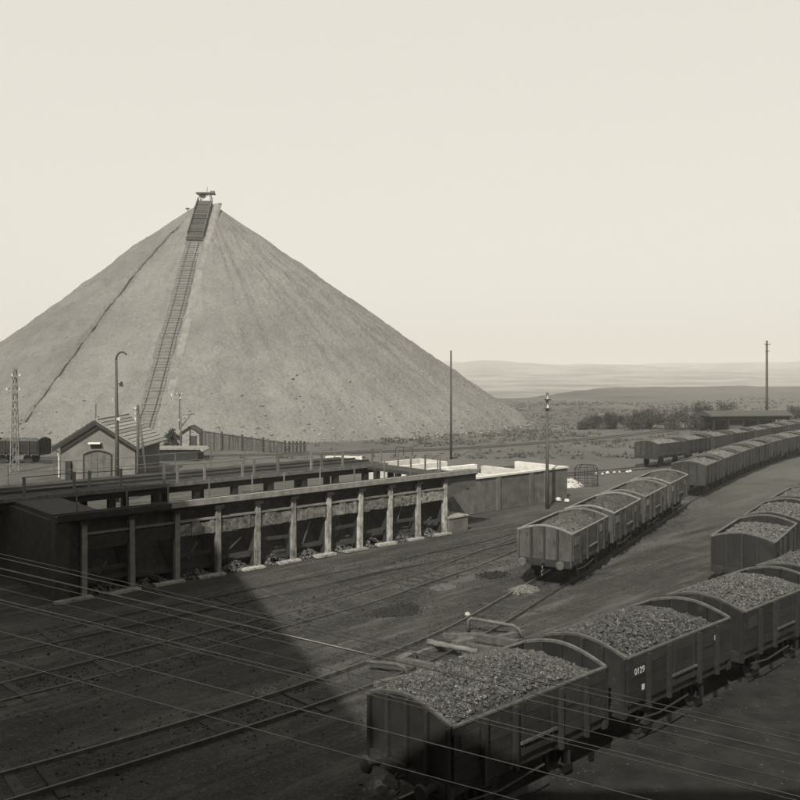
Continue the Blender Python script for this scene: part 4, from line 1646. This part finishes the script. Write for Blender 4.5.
def bush(x, y, w, h, seed, label, group='bushes along the far embankment'):
    rnd = random.Random(seed)
    z0 = terrain_z(x, y)
    root = thing('bush', label, 'bush', (x, y, z0 - .05), 0, group)
    st, tips = MB(), []
    for i in range(7):
        a = rnd.random() * 6.28
        tx, ty, tz = w * .42 * math.cos(a) * rnd.random(), w * .42 * math.sin(a) * rnd.random(), h * rnd.uniform(.55, 1)
        st.tube([(0, 0, 0), (tx * .4, ty * .4, tz * .5), (tx, ty, tz)], .05, 5, .015)
        tips.append((tx, ty, tz))
    st.build('stems', 'twig', root)
    lf = MB()
    clumps = [(t[0], t[1], t[2] * .8, w * rnd.uniform(.16, .28)) for t in tips] + \
             [(rnd.uniform(-.42, .42) * w, rnd.uniform(-.4, .4) * w, h * rnd.uniform(.15, .6), w * rnd.uniform(.14, .26)) for _ in range(9)]
    for (cx, cy, cz, r) in clumps:
        for _ in range(130):
            d = Vector((rnd.gauss(0, 1), rnd.gauss(0, 1), rnd.gauss(0, 1))).normalized() * r * rnd.random() ** .4
            c = Vector((cx, cy, cz)) + d
            if c.z < .05:
                continue
            a = Vector((rnd.uniform(-1, 1), rnd.uniform(-1, 1), rnd.uniform(-1, 1))).normalized() * rnd.uniform(.06, .15)
            b_ = a.cross(Vector((rnd.uniform(-1, 1), rnd.uniform(-1, 1), rnd.uniform(-1, 1)))).normalized() * rnd.uniform(.04, .09)
            k = len(lf.v)
            lf.v += [tuple(c - a), tuple(c + b_), tuple(c + a), tuple(c - b_)]
            lf.f.append((k, k + 1, k + 2, k + 3))
    lf.build('leaves', 'bush', root)


BUSHES = [(33.2, 138, 3.0, 2.0), (36.9, 136, 2.6, 1.7), (39.6, 138, 3.4, 2.4), (42.6, 137, 3.8, 2.6), (45.6, 136.5, 3.4, 3.4), (48.3, 137.5, 4.4, 4.4),
          (53.6, 142, 3.8, 3.4), (66.0, 142, 3.6, 3.0), (29.5, 137, 2.4, 1.2), (69.5, 143, 3.0, 2.2),
          (31.4, 139, 2.6, 1.8), (35.0, 139.5, 2.8, 2.2), (38.2, 140, 3.0, 2.6), (41.0, 139.5, 3.0, 2.9), (46.9, 133.8, 2.6, 2.4)]
blab = ['third bush from the left end of the hedge row', 'fifth bush from the left end of the hedge row', 'seventh bush from the left end of the hedge row',
        'ninth bush from the left end of the hedge row', 'bush just left of the far shed', 'tallest bush rising at the left end of the far shed roof', 'bush showing above the far shed roof',
        'bush right of the tall far pole', 'lowest scrub bush at the left end of the row', 'outermost bush at the right of the far pole',
        'second bush from the left end of the hedge row', 'fourth bush from the left end of the hedge row', 'sixth bush from the left end of the hedge row',
        'eighth bush from the left end of the hedge row', 'small bush tucked against the left end wall of the far shed']
for i, (x, y, w, h) in enumerate(BUSHES):
    bush(x, y, w * 1.15, h * 1.3, 40 + i, blab[i])
bush(-27.6, 104.3, 2.4, 2.6, 61, 'dark rounded bush left of the tiny hut below the tip')

# ------------------------------------------------------------------ the tall washery at the left, outside the frame, whose shadow lies over the corner
def washery():
    A, B = Vector((-9.75, -9.1, 0)), Vector((-20.6, 18.8, 0))
    rot = math.atan2((B - A).y, (B - A).x)
    L_ = (B - A).length
    root = thing('washery_building', 'tall sooty brick washery standing left of the yard', 'building', A, rot)
    H_, D = 30.0, 14.0       # local +y lies away from the yard
    MB().box(0, L_, 0, D, 0, H_).build('wall', 'brick', root)
    MB().prism([(-.4, H_ + .01), (D / 2, H_ + .5), (D + .4, H_ + .01)], 'x', -.3, L_ + .3).build('roof', 'roof_dark', root)
    wm = MB().box(0, 1.6, -.06, -.003, 0, 2.6).mesh('window', 'glass')
    sm = MB().box(-.1, 1.7, -.16, -.004, -.15, -.004).mesh('sill', 'concrete')
    for fl in range(5):
        for k in range(6):
            o = link('window', wm, root, (2.2 + k * 4.4, 0, 3 + fl * 5.4))
            link('sill', sm, o)


washery()


def blocker():  # added out of view behind the camera to block sky and sun
    root = thing('blocker_building', 'tall brick pithead building with a gallery, unseen and added to darken the foreground', 'building', (-9.0, -1.6, 0))
    MB().box(0, 37, -16, 0, 0, 21.0).build('wall', 'brick', root)
    MB().prism([(-16.4, 21.01), (-8, 23.2), (.4, 21.01)], 'x', -.4, 37.4).build('roof', 'roof_dark', root)
    MB().box(5, 15, .003, 1.55, 7.85, 8.0).build('gallery_floor', 'timber_dark', root)
    wm = MB().box(0, 1.5, .003, .06, 0, 2.4).mesh('window', 'glass')
    for k in range(8):
        for z in (2.5, 11.0, 16.5):
            link('window', wm, root, (1.4 + k * 4.1, 0, z))


blocker()

# ------------------------------------------------------------------ haze
hz = MB().box(-5900, 5900, -400, 6100, -60, 62).build('haze', 'brick')
hz.data.materials.clear()
hm = bpy.data.materials.new('haze_air')
hm.use_nodes = True
hn, hlk = hm.node_tree.nodes, hm.node_tree.links
hn.clear()
ho = hn.new("ShaderNodeOutputMaterial")
pv = hn.new("ShaderNodeVolumePrincipled")
pv.inputs["Color"].default_value = (0.84, 0.825, 0.775, 1)
pv.inputs["Density"].default_value = 0.00048
pv.inputs["Anisotropy"].default_value = 0.0
hlk.new(pv.outputs[0], ho.inputs["Volume"])
hz.data.materials.append(hm)
hz['kind'] = 'stuff'
hz['label'] = 'thin pale haze hanging over the plain'
